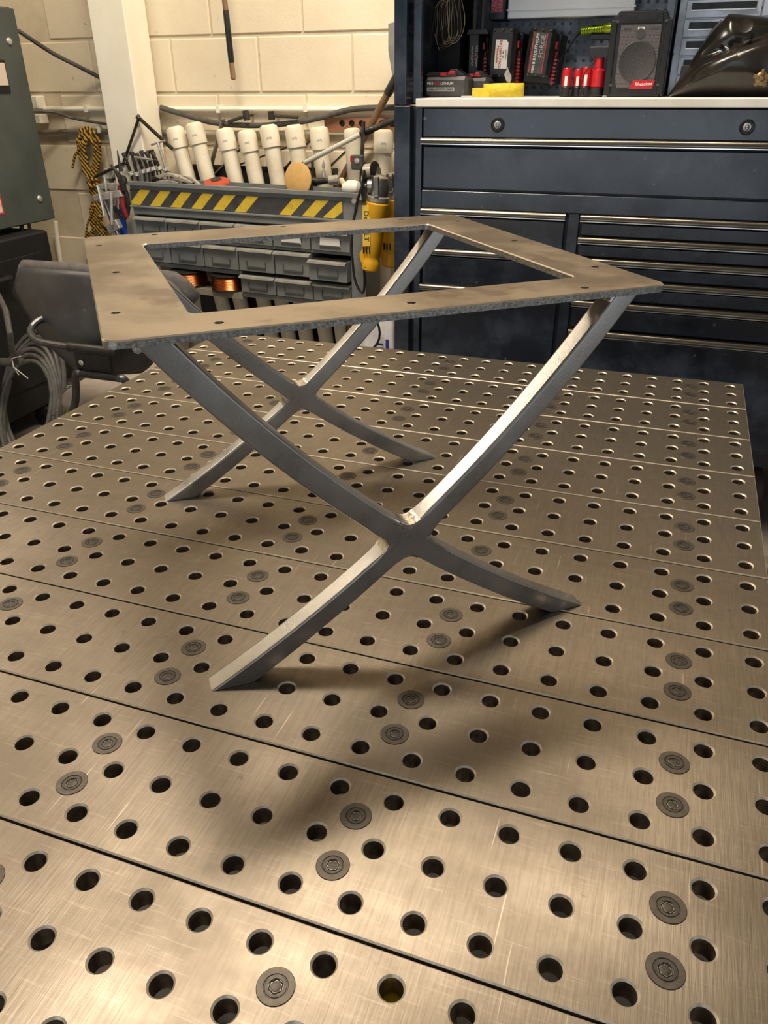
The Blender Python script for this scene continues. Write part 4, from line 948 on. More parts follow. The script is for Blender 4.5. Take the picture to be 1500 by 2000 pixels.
# ------------------------------------------------------------------ parts rack with hazard stripes
RA = Vector((-2.35328, 1.31, 0)); RYAW = math.radians(-6.211)
def rack_point(x, y, z):
    c, s = math.cos(RYAW), math.sin(RYAW); return RA + Vector((c*x - s*y, s*x + c*y, z))
def parts_rack():
    t = thing('parts_rack', 'grey steel rack of small drawers under a black and yellow hazard-striped tray', 'rack', RA, (0, 0, RYAW))
    W = 1.045
    b = MB(); b.box((-0.012, 0.014, T+0.094), (1.106, 0.020, T+0.190)); b.box((-0.012, 0.0, T+0.174), (1.106, 0.020, T+0.190)); b.box((-0.012, -0.006, T+0.088), (1.106, 0.02, T+0.0945)); b.build('tray_front', M_GREYSTEEL, t, bevel=0.0015)
    b = MB(); b.box((-0.012, 0.0205, T+0.120), (1.106, 0.135, T+0.126)); b.box((-0.012, 0.129, T+0.1265), (1.106, 0.135, T+0.190)); b.build('tray_floor', M_GREYSTEEL, t)
    b = MB(); b.box((-0.012, 0.0115, T+0.096), (1.012, 0.0138, T+0.158)); b.build('tape_band', mat('charcoal_tape', (0.045, 0.045, 0.048), 0.5, 0, (0.075,0.075,0.078), 20), t)
    for x0 in (0.044, 0.152, 0.260, 0.368, 0.476, 0.584, 0.795, 0.898, 0.990):
        w = 0.055
        b = MB()
        if x0 == 0.990: poly = [(x0-0.066, 0.0965), (x0-0.014, 0.0965), (x0+0.021, 0.122), (x0+0.021, 0.1575), (x0+0.012, 0.1575)]
        elif x0 == 0.044: poly = [(-0.0115, 0.0965), (x0-0.010, 0.0965), (x0+w, 0.1575), (x0, 0.1575), (-0.0115, 0.110)]
        else: poly = [(x0-0.066, 0.0965), (x0-0.012, 0.0965), (x0+w, 0.1575), (x0, 0.1575)]
        b.prism(poly, (0, 0.0110, T), (1,0,0), (0,0,1), (0, 0.0006, 0)); b.build('hazard_stripe', M_YELLOW, t)
    b = MB(); b.box((0.0, 0.002, T+0.062), (1.095, 0.020, T+0.087)); b.build('header', M_GREYSTEEL, t, bevel=0.001)
    # carcass
    b = MB()
    b.box((-0.012, 0.02, T-0.240), (0.0, 0.13, T+0.0875)); b.box((1.046, 0.004, T-0.240), (1.107, 0.13, T+0.0875)); b.box((0.0, 0.124, T-0.152), (1.046, 0.13, T+0.0875)); b.box((0.526, 0.124, T-0.240), (1.046, 0.13, T-0.1525))
    b.box((0.0, 0.012, T-0.152), (0.526, 0.124, T-0.136)); b.box((0.5245, 0.010, T-0.240), (1.046, 0.124, T-0.222)); b.box((0.0, 0.010, T-0.036), (1.046, 0.124, T-0.026)); b.box((0.0, 0.020, T+0.056), (1.046, 0.124, T+0.0615))
    b.box((0.524, 0.010, T-0.222), (0.527, 0.124, T-0.145))
    b.build('carcass', M_GREYSTEEL, t)
    b = MB(); b.box((0.001, 0.105, T-0.134), (1.045, 0.1235, T+0.055)); b.box((0.528, 0.105, T-0.221), (1.045, 0.1235, T-0.137)); b.build('drawer_gap_shade', M_BLACK, t)  # black boxes behind the fronts paint the shade in the drawer gaps
    b = MB(); b.box((0.0, 0.004, T-0.252), (0.5235, 0.140, T-0.228)); b.build('lower_shelf', mat('dusty_shelf', (0.30,0.27,0.20), 0.6, 0, (0.22,0.20,0.16), 14), t)
    for x in (0.0, 1.075):
        b = MB(); b.box((x, 0.085, 0.0), (x+0.03, 0.13, T-0.2525 if x == 0 else T-0.2405)); b.build('leg', M_GREYSTEEL, t, bevel=0.002)
    b = MB(); b.cyl((1.070, 0.0, T+0.165), (1.070, -0.008, T+0.165), 0.010, n=6); b.cyl((1.100, 0.0, T+0.176), (1.100, -0.008, T+0.176), 0.008, n=6); b.build('bolt', M_STEELBR, t)
    # the drawers
    def front_mesh(h):
        b = MB(); b.box((0.003, 0.0, 0.0), (0.1715, 0.10, h)); return b.mesh('drawer', M_GREYSTEEL, 0)
    def lip_mesh():
        b = MB(); b.prism([(0.0, 0.0), (-0.014, -0.004), (-0.016, -0.011), (-0.013, -0.012), (-0.011, -0.007), (0.0, -0.004)], (0.003, 0, 0), (0,1,0), (0,0,1), (0.1685, 0, 0)); return b.mesh('lip', M_BINLIP, 0)
    def holder_mesh():
        b = MB(); b.bar((0.042, -0.0015, 0.038), (0.042, -0.0015, 0.014), 0.003, 0.004); b.bar((0.132, -0.0015, 0.038), (0.132, -0.0015, 0.014), 0.003, 0.004); b.bar((0.042, -0.003, 0.014), (0.132, -0.003, 0.014), 0.005, 0.005); b.box((0.048, -0.0012, 0.0105), (0.126, 0.0, 0.0115)); return b.mesh('label_holder', M_HOLDER, 0)
    lm, hm = lip_mesh(), holder_mesh(); fm = {}
    lab = MB(); lab.prism([(0.042, 0.012), (0.050, 0.016), (0.124, 0.016), (0.134, 0.011), (0.130, 0.044), (0.046, 0.046)], (0, -0.0042, 0), (1,0,0), (0,0,1), (0, 0.0022, 0)); labm = lab.mesh('paper_label', M_WHITE, 0)
    for r, (zb, h) in enumerate(((-0.022, 0.074), (-0.130, 0.090), (-0.217, 0.070))):
        if h not in fm: fm[h] = front_mesh(h)
        for c in range(6):
            if r == 2 and c < 3: continue
            out = 0.0
            if r == 1 and c == 5: out = -0.028
            if out:
                hh = h - 0.014; fm.setdefault(hh, front_mesh(hh)); k = MB(); k.box((0.006, 0.004, 0.0), (0.1685, 0.099, 0.0012)); kk = k.mesh('drawer_opening', M_BLACK, 0)
            else: hh = h
            d = put('drawer', fm[hh], (0.1745*c, out + random.uniform(-0.002, 0.001), T+zb), (0, 0, 0), t)
            put('lip', lm, (0, 0, hh), (0, 0, 0), d)
            if out: put('drawer_opening', kk, (0, 0, hh), (0, 0, 0), d)
            put('label_holder', hm, (0, 0, 0.004), (0, 0, 0), d)
            if r == 0 and c in (3, 4, 5): put('paper_label', labm, (0, 0, 0.004), (0, 0, 0), d)
    return t
parts_rack()

def copper_coil(x, rad, label):
    p = rack_point(x, 0.052, T-0.2275)
    t = thing('wire_spool', label, 'wire', p, group='copper wire spools on the lower shelf')
    m = mat('copper_wire', (0.62, 0.20, 0.07), 0.28, 1.0, (0.40, 0.12, 0.04), 80)
    b = MB()
    prof = []
    for k in range(12): prof += [(rad-0.002, 0.006+0.0045*k), (rad, 0.0082+0.0045*k)]
    b.lathe(prof, (0,0,0), (0,0,1), 32); b.build('winding', m, t)
    b = MB(); b.lathe([(rad+0.006, 0.0), (rad+0.006, 0.005), (rad-0.01, 0.0055)], (0,0,0), (0,0,1), 32); b.lathe([(rad-0.012, 0.061), (rad+0.004, 0.0615), (rad+0.004, 0.066), (0.0, 0.067)], (0,0,0), (0,0,1), 32); b.build('flange', M_IRON, t)
copper_coil(0.215, 0.078, 'larger copper wire spool on the shelf below the drawers')
copper_coil(0.425, 0.070, 'smaller copper wire spool on the shelf beside the low drawer')

# things lying in the tray
TR = T + 0.1265
def clamp_screw(px, py, qx, qy, label, Y=1.385, r=0.0078, thread=True, tee=False):
    p, q = at(px, py, Y), at(qx, qy, Y); p.z = max(p.z, TR + 0.075); d = (q - p).normalized(); L_ = (q - p).length
    t = thing('clamp_screw', label, 'screw', p, group='clamp screws standing in the tray')
    b = MB(); prof = []
    if thread:
        n = int(L_*0.7/0.004)
        for k in range(n): prof += [(r, 0.012+0.004*k), (r*0.76, 0.014+0.004*k)]
        prof += [(r*0.8, L_*0.72), (r*0.8, L_)]
    else: prof = [(r*0.7, 0.01), (r*0.7, L_)]
    b.lathe(prof, (0,0,0), d, 10); b.build('thread', M_IRON if not tee else M_STEELBR, t)
    b = MB(); b.lathe([(r*1.2, -0.006), (r*1.9, -0.003), (r*1.9, 0.008), (r*1.2, 0.013)], (0,0,0), d, 12); b.build('swivel_pad', M_STEELBR, t)
    if tee:
        x = d.cross(Vector((0, 1, 0))).normalized()
        b = MB(); b.tube([d*L_*0.97 - x*0.035, d*L_*0.97 + x*0.035], r*0.55, 8); b.build('handle_bar', M_STEELBR, t)
    else:
        b = MB(); b.lathe([(r*1.3, L_-0.004), (r*1.3, L_+0.008), (r, L_+0.010)], (0,0,0), d, 10); b.build('head', M_IRON, t)
    b = MB(); b.lathe([(0.014, TR-p.z), (0.014, TR-p.z+0.006), (0.004, TR-p.z+0.010), (0.004, -0.004)], (0,0,0), (0,0,1), 10); b.build('stand', M_IRON, t)
spec = [((257,341),(243,303),False,'clamp screw at the rope end of the tray row'), ((268,342),(258,301),False,'clamp screw second from the rope end'), ((281,337),(268,304),False,'clamp screw standing third in the tray row'), ((290,335),(277,299),False,'clamp screw standing fourth in the tray row'), ((300,332),(287,301),False,'clamp screw standing fifth in the tray row'), ((313,331),(300,302),False,'clamp screw with fine thread near the steel T-handle'), ((326,334),(308,277),True,'bright steel T-handle clamp screw beside the first white tube')]
for (a, c, tee, lb) in spec: clamp_screw(*a, *c, lb, tee=tee)
for (a, c, lb) in [((263,338),(250,302),'clamp screw behind the first pair at the rope end'), ((275,336),(262,299),'clamp screw behind the second and third in the row'), ((286,333),(276,296),'clamp screw behind the middle of the row'), ((296,331),(289,299),'clamp screw behind the fifth in the row'), ((306,330),(297,297),'clamp screw behind the fine-threaded one')]: clamp_screw(*a, *c, lb, Y=1.425)
def rod(name, label, a, c, Y, r, m, threaded=False):
    p, q = at(*a, Y), at(*c, Y - 0.03); d = q - p
    t = thing(name, label, 'rod', p); L_ = d.length
    b = MB()
    if threaded:
        prof = []
        for k in range(int(L_/0.006)): prof += [(r, 0.006*k), (r*0.78, 0.006*k+0.003)]
        b.lathe(prof, (0,0,0), d, 10)
    else: b.tube([Vector((0,0,0)), d], r, 10)
    b.build('shaft', m, t)
    b = MB(); dd = d.normalized(); b.lathe([(r*1.25, L_-0.004), (r*1.25, L_+0.006), (r*0.8, L_+0.008)], (0,0,0), d, 10); b.build('tip', M_IRON, t)
rod('steel_rod', 'thin dark rod propped upright from the tray against the cream column', (240, 322), (271, 231), 1.395, 0.006, M_IRON)
rod('threaded_rod', 'long black threaded rod slanting from column to the first white tube', (338, 292), (270, 229), 1.415, 0.0085, M_IRON, True)
rod('steel_bar', 'bright steel pin lying across the clamp screws', (263, 307), (302, 313), 1.36, 0.0048, M_STEELBR)

def pliers_shape(label, p0, ang, s, Y, red=False):
    p = at(*p0, Y)
    t = thing('locking_pliers', label, 'pliers', p, (0, ang, RYAW), group='locking pliers piled in the tray')
    m = M_STEELBR
    b = MB(); b.prism([(0,0.006),(0.03,0.014),(0.075,0.016),(0.105,0.006),(0.125,-0.004),(0.120,-0.012),(0.095,-0.004),(0.06,0.002),(0.02,-0.002)], (0,0,0), (s,0,0), (0,0,s), (0,0.012,0)); b.build('upper_jaw', m, t, bevel=0.002)
    b = MB(); b.prism([(0.0,-0.012),(0.05,-0.010),(0.085,-0.016),(0.115,-0.026),(0.112,-0.034),(0.08,-0.026),(0.03,-0.022),(0.0,-0.020)], (0,0.002,0), (s,0,0), (0,0,s), (0,0.010,0)); b.build('lower_handle', M_RED if red else m, t, bevel=0.002)
    b = MB(); b.cyl((-0.018*s,0.006,0), (0.004*s,0.006,0), 0.0085*s, n=12); b.build('adjust_screw', M_IRON, t)
    b = MB(); b.cyl((0.088*s,-0.003,-0.004*s), (0.088*s,0.015,-0.004*s), 0.005*s, n=10); b.build('pivot', M_IRON, t)
pliers_shape('locking pliers lying nearest, round screw end towards the rope', (303, 348), -0.12, 0.95, 1.315)
pliers_shape('locking pliers lying on top of the tray pile', (330, 341), 0.35, 1.05, 1.34)
pliers_shape('locking pliers behind the pile with jaws by the red disc', (345, 345), 0.22, 1.0, 1.36)
pliers_shape('locking pliers with red handle half buried in the pile', (322, 355), -0.05, 1.1, 1.332, True)
def red_disc():
    p = at(424, 362, 1.325)
    t = thing('lidded_tin', 'flat red disc with grey hub resting between two white tubes', 'disc', (p.x, p.y, T+0.1905))
    b = MB(); b.lathe([(0.050, 0.0), (0.054, 0.004), (0.050, 0.010), (0.030, 0.017), (0.022, 0.017)], (0,0,0), (0.03,-0.25,1), 28); b.build('disc', mat('red_orange_disc', (0.50,0.07,0.03), 0.5, 0, (0.38,0.05,0.02), 30), t)
    b = MB(); b.lathe([(0.022, 0.0165), (0.022, 0.020), (0.014, 0.021), (0.0, 0.019)], (0,0,0), (0.03,-0.25,1), 20); b.build('hub', M_IRON, t)
red_disc()

def disc_sander():
    c = at(583, 350, 1.345)
    t = thing('disc_sander', 'air sander with tan round sanding pad standing in the tray', 'sander', c)
    ax = Vector((-0.15, -0.98, 0.12)).normalized()
    b = MB(); b.lathe([(0.060, 0.0), (0.062, 0.002), (0.062, 0.005), (0.058, 0.007), (0.0, 0.0072)], (0,0,0), ax, 36); b.build('sanding_pad', mat('tan_sandpaper', (0.72,0.44,0.16), 0.85, 0, (0.62,0.36,0.12), 30, bump=0.3, bscale=900), t)
    b = MB(); b.lathe([(0.050, 0.0), (0.050, -0.006), (0.030, -0.018), (0.036, -0.024), (0.036, -0.062), (0.026, -0.070), (0.0, -0.071)], (0,0,0), ax, 28); b.build('motor', M_IRON, t)
    b = MB(); b.tube([-ax*0.045, -ax*0.05+Vector((0.05,0.0,-0.005)), -ax*0.05+Vector((0.105,-0.005,0.0))], [0.016,0.014,0.010], 12); b.build('handle', M_IRON, t)
    b = MB(); q = -ax*0.05+Vector((0.105,-0.005,0.0)); b.lathe([(0.014,0),(0.018,0.004),(0.018,0.035),(0.012,0.042)], q, (1,-0.1,0.12), 18); b.build('coupler', M_STEELBR, t)
    b = MB(); q = -ax*0.05+Vector((0.082,-0.005,0.012)); b.lathe([(0.007,0),(0.008,0.02),(0.004,0.03),(0.007,0.04),(0.001,0.062)], q, (0,0,1), 12); b.build('air_fitting', M_STEELBR, t)
    b = MB(); b.tube([-ax*0.03+Vector((0.03,-0.02,0.03)), -ax*0.03+Vector((0.045,-0.03,0.0)), -ax*0.03+Vector((0.05,-0.03,-0.04))], 0.008, 8); b.build('lever', M_IRON, t)
disc_sander()
def breaker_bar():
    p, q, e = at(594, 319, 1.40), at(704, 262, 1.39), at(773, 233, 1.385)
    t = thing('breaker_bar', 'long bright steel bar with black knurled ratchet end across the white tubes', 'wrench', p)
    d = (q - p).normalized(); L_ = (q-p).length
    b = MB(); b.lathe([(0.007, 0), (0.0095, 0.004), (0.0095, L_)], (0,0,0), d, 14); b.build('shaft', mat('satin_chrome', (0.78,0.75,0.68), 0.3, 0.25), t)
    k = MB(); prof = []; L2 = (e-q).length
    for i in range(10): prof += [(0.0150, 0.01+0.0045*i), (0.0135, 0.012+0.0045*i)]
    k.lathe([(0.010, 0.0)] + prof + [(0.011, 0.058), (0.011, L2*0.75), (0.009, L2)], q-p, (e-q), 14); k.build('grip', M_IRON, t)
    k = MB(); k.lathe([(0.0075,-0.03),(0.0075,0.004)], (0,0,0), d, 12); k.build('drive_end', M_IRON, t)
    k = MB(); k.cyl(d*0.04+Vector((0,0,-0.004)), d*0.04+Vector((0,0,TR-p.z-d.z*0.04)), 0.006, n=8); k.build('prop', M_IRON, t)
breaker_bar()
def gauge():
    p, q = at(702, 330, 1.345), at(710, 237, 1.36)
    t = thing('dial_gauge', 'grey gauge body with red edge on an upright dark bar', 'gauge', (p.x, p.y, TR))
    b = MB(); b.bar((0,0,0.0), q - Vector((p.x, p.y, TR)), 0.010, 0.016); b.build('bar', M_IRON, t, bevel=0.001)
    z = p.z - TR
    b = MB(); b.box((-0.026, -0.024, z-0.002), (0.022, 0.004, z+0.050)); b.build('body', M_GREYPL, t, bevel=0.006)
    b = MB(); b.box((-0.0268, -0.0246, z+0.026), (-0.018, -0.010, z+0.046)); b.build('red_edge', M_RED, t)
    b = MB(); b.lathe([(0.010, 0), (0.010, 0.002), (0.004, 0.003)], (0.0, -0.0242, z+0.03), (0,-1,0), 16); b.build('dial', M_STEELBR, t)
gauge()
def flap_wheel():
    p = at(722, 334, 1.27)
    t = thing('spindle_wheel', 'steel drum between two black discs above the yellow grinder', 'wheel', p)
    ax = Vector((1, -0.25, 0.12)).normalized()
    b = MB(); b.lathe([(0.026,-0.016),(0.026,0.020)], (0,0,0), ax, 24); b.build('drum', M_STEELBR, t)
    for s in (-0.020, 0.024):
        b = MB(); b.lathe([(0.032,s-0.002),(0.032,s+0.002)], (0,0,0), ax, 28); b.build('disc', M_PLASTIC, t)
    b = MB(); b.cyl(Vector((0,0,0)), Vector((0, 0.0, T+0.1905 - p.z)) if p.z > T+0.1905 else Vector((0,0,-0.05)), 0.006, n=10); b.build('stem', M_IRON, t)
flap_wheel()
def white_bulb():
    p = at(687, 367, 1.305)
    t = thing('glue_bottle', 'small squat white plastic bottle lying on its side in the tray', 'bottle', p)
    b = MB(); b.lathe([(0.004,-0.040),(0.018,-0.034),(0.027,-0.015),(0.028,0.010),(0.022,0.030),(0.010,0.036)], (0,0,0), (1,-0.1,0.03), 22); b.build('body', mat('white_plastic', (0.86,0.83,0.76), 0.4), t)
    b = MB(); b.lathe([(0.010,0.0),(0.010,0.016),(0.006,0.022)], (-0.034,0,0.014), (-0.4,-0.2,1), 14); b.build('nozzle', mat('cream_plastic', (0.78,0.70,0.42), 0.4), t)
    b = MB(); b.lathe([(0.020,-0.030),(0.024,-0.020),(0.0285,0.0),(0.024,0.028)], (0.002,0.004,-0.020), (1,-0.1,0.0), 20); b.build('cradle', M_IRON, t)
white_bulb()

def grinder(label, c_top, c_bot, Y, words_on):
    a, z = at(*c_top, Y), at(*c_bot, Y); d = (a - z).normalized(); L_ = (a - z).length
    t = thing('angle_grinder', label, 'grinder', z, group='yellow angle grinders hung by the rack')
    my = mat('grinder_yellow', (0.80, 0.42, 0.015), 0.38, 0, (0.62, 0.30, 0.012), 18, 7, 0.5, 0.8, spots=(0.10,0.06,0.02), spot_scale=60, spot_at=0.70)
    sx = 1.0
    b = MB(); b.lathe([(0.026,0.0),(0.032,0.006),(0.034,0.035),(0.031,0.040),(0.031,0.055),(0.033,0.062),(0.035,0.12),(0.036,L_*0.72),(0.042,L_*0.80),(0.043,L_*0.97),(0.036,L_)], (0,0,0), d, 22); b.build('body', my, t)
    b = MB(); b.lathe([(0.041,L_),(0.042,L_+0.014),(0.038,L_+0.018)], (0,0,0), d, 22); b.build('collar', M_STEELBR, t)
    b = MB(); b.lathe([(0.037,L_+0.018),(0.036,L_+0.055),(0.028,L_+0.078),(0.014,L_+0.086),(0.0,L_+0.087)], (0,0,0), d, 22); b.build('gear_head', mat('cast_alloy', (0.42,0.40,0.37), 0.35, 0.9, (0.25,0.235,0.21), 40), t)
    side = Vector((-1, -0.2, 0)); b = MB(); q = d*(L_+0.048); b.lathe([(0.026,0.02),(0.026,0.040),(0.018,0.044),(0.010,0.046),(0.010,0.062)], q, side, 20); b.build('spindle', MATS['cast_alloy'], t)
    b = MB(); b.lathe([(0.052,0.0),(0.054,0.002),(0.054,0.006)], q + side.normalized()*0.052, side, 30); b.build('guard_disc', M_PLASTIC, t)
    b = MB(); q2 = d*(L_+0.030) + Vector((0.004,-0.036,0)); b.lathe([(0.011,0),(0.011,0.010),(0.005,0.0105),(0.005,0.004)], q2, (0,-1,0), 16); b.build('handle_boss', M_STEELBR, t)
    b = MB(); b.box((-0.008,-0.047,-0.03), (0.012,-0.035,0.03), Matrix.Translation(d*(L_+0.055))); b.build('bridge', MATS['cast_alloy'], t, bevel=0.003)
    b = MB(); pr = [(-0.030,0.02),(-0.040,0.035),(-0.046,0.06),(-0.036,0.085),(-0.040,0.11),(-0.034,0.14),(-0.024,0.14),(-0.024,0.02)]
    b.prism(pr, (0,-0.012,0), (1,0,0), d, (0,0.024,0)); b.build('paddle_switch', my, t, bevel=0.003)
    b = MB()
    for k in range(3): b.box((-0.014+0.012*k, -0.0362, 0.066), (-0.010+0.012*k, -0.030, 0.090), Matrix.Translation(d*0.0))
    b.build('vent_slot', M_BLACK, t)
    if words_on:
        b = MB(); b.box((-0.012, -0.0388, L_*0.38), (0.016, -0.0330, L_*0.94)); b.build('name_plate', mat('amber_plate', (0.86,0.58,0.10), 0.4), t)
        o = text('DeWALT', 0.026, (0,0,0), (1,0,0), (0,1,0), M_BLKLET, None); o.parent = t
        o.matrix_basis = Matrix.Translation((0.002, -0.0394, L_*0.66)) @ Matrix(((0,1,0),(0,0,-1),(-1,0,0))).to_4x4()
    return t, a, z, d, L_
def grinders():
    t, a, z, d, L_ = grinder('yellow angle grinder with lettered body hanging in front of its twin', (738, 392), (723, 528), 1.14, True)
    top = d*(L_+0.085)
    b = MB(); A = lambda x, y, Y=1.13: at(x, y, Y) - z
    pts = [A(730,345), A(715,350), A(703,375), A(695,410), A(688,450), A(688,500), A(693,545), A(703,568), A(710,570), A(712,550), A(711,528)]
    Q = []
    for i in range(len(pts)-1):
        for k in range(5):
            u = k/5; p0, p1, p2, p3 = pts[max(i-1,0)], pts[i], pts[i+1], pts[min(i+2,len(pts)-1)]
            Q.append(0.5*((2*p1) + (p2-p0)*u + (2*p0-5*p1+4*p2-p3)*u*u + (3*p1-p0-3*p2+p3)*u**3))
    b.tube(Q + [pts[-1]], 0.0048, 8); b.build('power_cord', M_PLASTIC, t)
    grinder('yellow angle grinder behind the first, half hidden by the chest post', (768, 385), (762, 520), 1.24, False)
    # hanger rail carrying both
    h0 = at(716, 382, 1.22)
    r = thing('tool_hanger', 'dark steel hanger plate bolted to the end of the parts rack', 'hanger', h0)
    e = MB(); e.box((-0.012, -0.004, -0.17), (0.022, 0.004, 0.02)); e.build('plate', M_GREYSTEEL, r, bevel=0.001)
grinders()

# clamps and pliers hung on the rack's end
def bar_clamp(label, head, foot, Y, r, k=1.5):
    p, q = at(*head, Y), at(*foot, Y); d = (q - p).normalized()
    t = thing('bar_clamp', label, 'clamp', p, group='bar clamps hung on the rack end')
    b = MB(); b.tube([Vector((0,0,0)), q-p], r, 12); b.build('bar', mat('polished_bar', (0.45,0.44,0.42), 0.22, 0.8, (0.2,0.2,0.19), 30), t)
    x = d.cross(Vector((0,1,0))).normalized()
    if x.x < 0: x = -x
    K = lambda P: [(a*k, c*k) for a, c in P]
    b = MB(); b.prism(K([(-0.026,-0.006),(0.030,-0.010),(0.070,-0.018),(0.070,-0.036),(0.02,-0.030),(-0.030,-0.022)]), (0,-r-0.004,0), x, -d, (0,0.03,0)); b.build('jaw', M_STEELBR, t, bevel=0.004)
    b = MB(); b.prism(K([(-0.022,-0.016),(0.022,-0.010),(0.018,0.016),(-0.026,0.010)]), d*0.15+Vector((0,-r-0.005,0)), x, -d, (0,0.03,0)); b.build('sliding_jaw', M_STEELBR, t, bevel=0.004)
    b = MB(); b.tube([d*0.14+x*0.012+Vector((0,-0.03,0)), d*0.02+x*0.075+Vector((0,-0.03,0))], 0.0065, 8); b.build('tommy_bar', M_STEELBR, t)
    b = MB(); b.tube([d*0.10-x*0.004+Vector((0,-0.034,0)), d*0.0+x*0.02+Vector((0,-0.034,0)), d*(-0.02)+x*0.022+Vector((0,-0.034,0))], 0.006, 8); b.build('screw', M_STEELBR, t)
    b = MB(); b.cyl((0,0,0), (0,0.09,0.0), 0.005, n=8); b.build('peg', M_IRON, t)
bar_clamp('bright bar clamp hanging lowest beside the rope', (196, 372), (236, 470), 1.30, 0.011)
bar_clamp('bar clamp hanging between the rope and red pliers', (208, 352), (232, 440), 1.365, 0.009)
bar_clamp('short bar clamp highest at the rack end', (222, 330), (214, 400), 1.43, 0.007)
rod('steel_rod', 'dark rod jutting level from the rack end over the clamps', (186, 345), (245, 318), 1.40, 0.0065, M_IRON)
def red_pliers():
    p = at(238, 372, 1.30)
    t = thing('long_nose_pliers', 'long-nose pliers with dark red grips hanging nose up at the rack corner', 'pliers', p)
    A = lambda x, y, Y=1.30: at(x, y, Y) - p
    b = MB(); b.tube([A(229,294), A(233,318), A(237,335)], [0.002,0.006,0.010], 8); b.build('nose', M_IRON, t)
    b = MB(); b.tube([A(217,322), A(229,338), A(236,350)], [0.005,0.009,0.011], 8); b.build('cutter_jaw', M_IRON, t)
    b = MB(); b.lathe([(0.018,-0.010),(0.020,-0.004),(0.020,0.006),(0.012,0.010)], A(239,352), (0,-1,0), 16); b.tube([A(239,350), A(240,362), A(242,372)], [0.017,0.014,0.011], 10); b.build('joint', M_IRON, t)
    b = MB(); b.tube([A(234,362), A(237,380), A(240,402), A(246,420), A(249,426)], [0.007,0.011,0.012,0.011,0.006], 10); b.build('grip', mat('dark_red_grip', (0.22,0.015,0.02), 0.4), t)
    b = MB(); b.tube([A(243,364,1.31), A(248,382,1.31), A(250,404,1.31), A(250,420,1.31)], [0.007,0.010,0.011,0.007], 10); b.build('grip', M_PLASTIC, t)
red_pliers()
def blue_clamp():
    p = at(236, 395, 1.33)
    t = thing('blue_strip', 'bright blue strip hanging behind the red pliers', 'strip', p)
    A = lambda x, y: at(x, y, 1.33) - p
    poly = [A(232,398), A(237,395), A(247,445), A(250,500), A(236,500)]; n = len(poly)
    b = MB(); b.add(poly + [q + Vector((0,0.006,0)) for q in poly], [tuple(reversed(range(n))), tuple(range(n,2*n))] + [(k,(k+1)%n,n+(k+1)%n,n+k) for k in range(n)]); b.build('strip', mat('blue_plastic', (0.02,0.09,0.50), 0.4), t)
    b = MB(); b.tube([A(222,405), A(246,428)], 0.009, 8); b.build('crossbar', M_IRON, t)
blue_clamp()

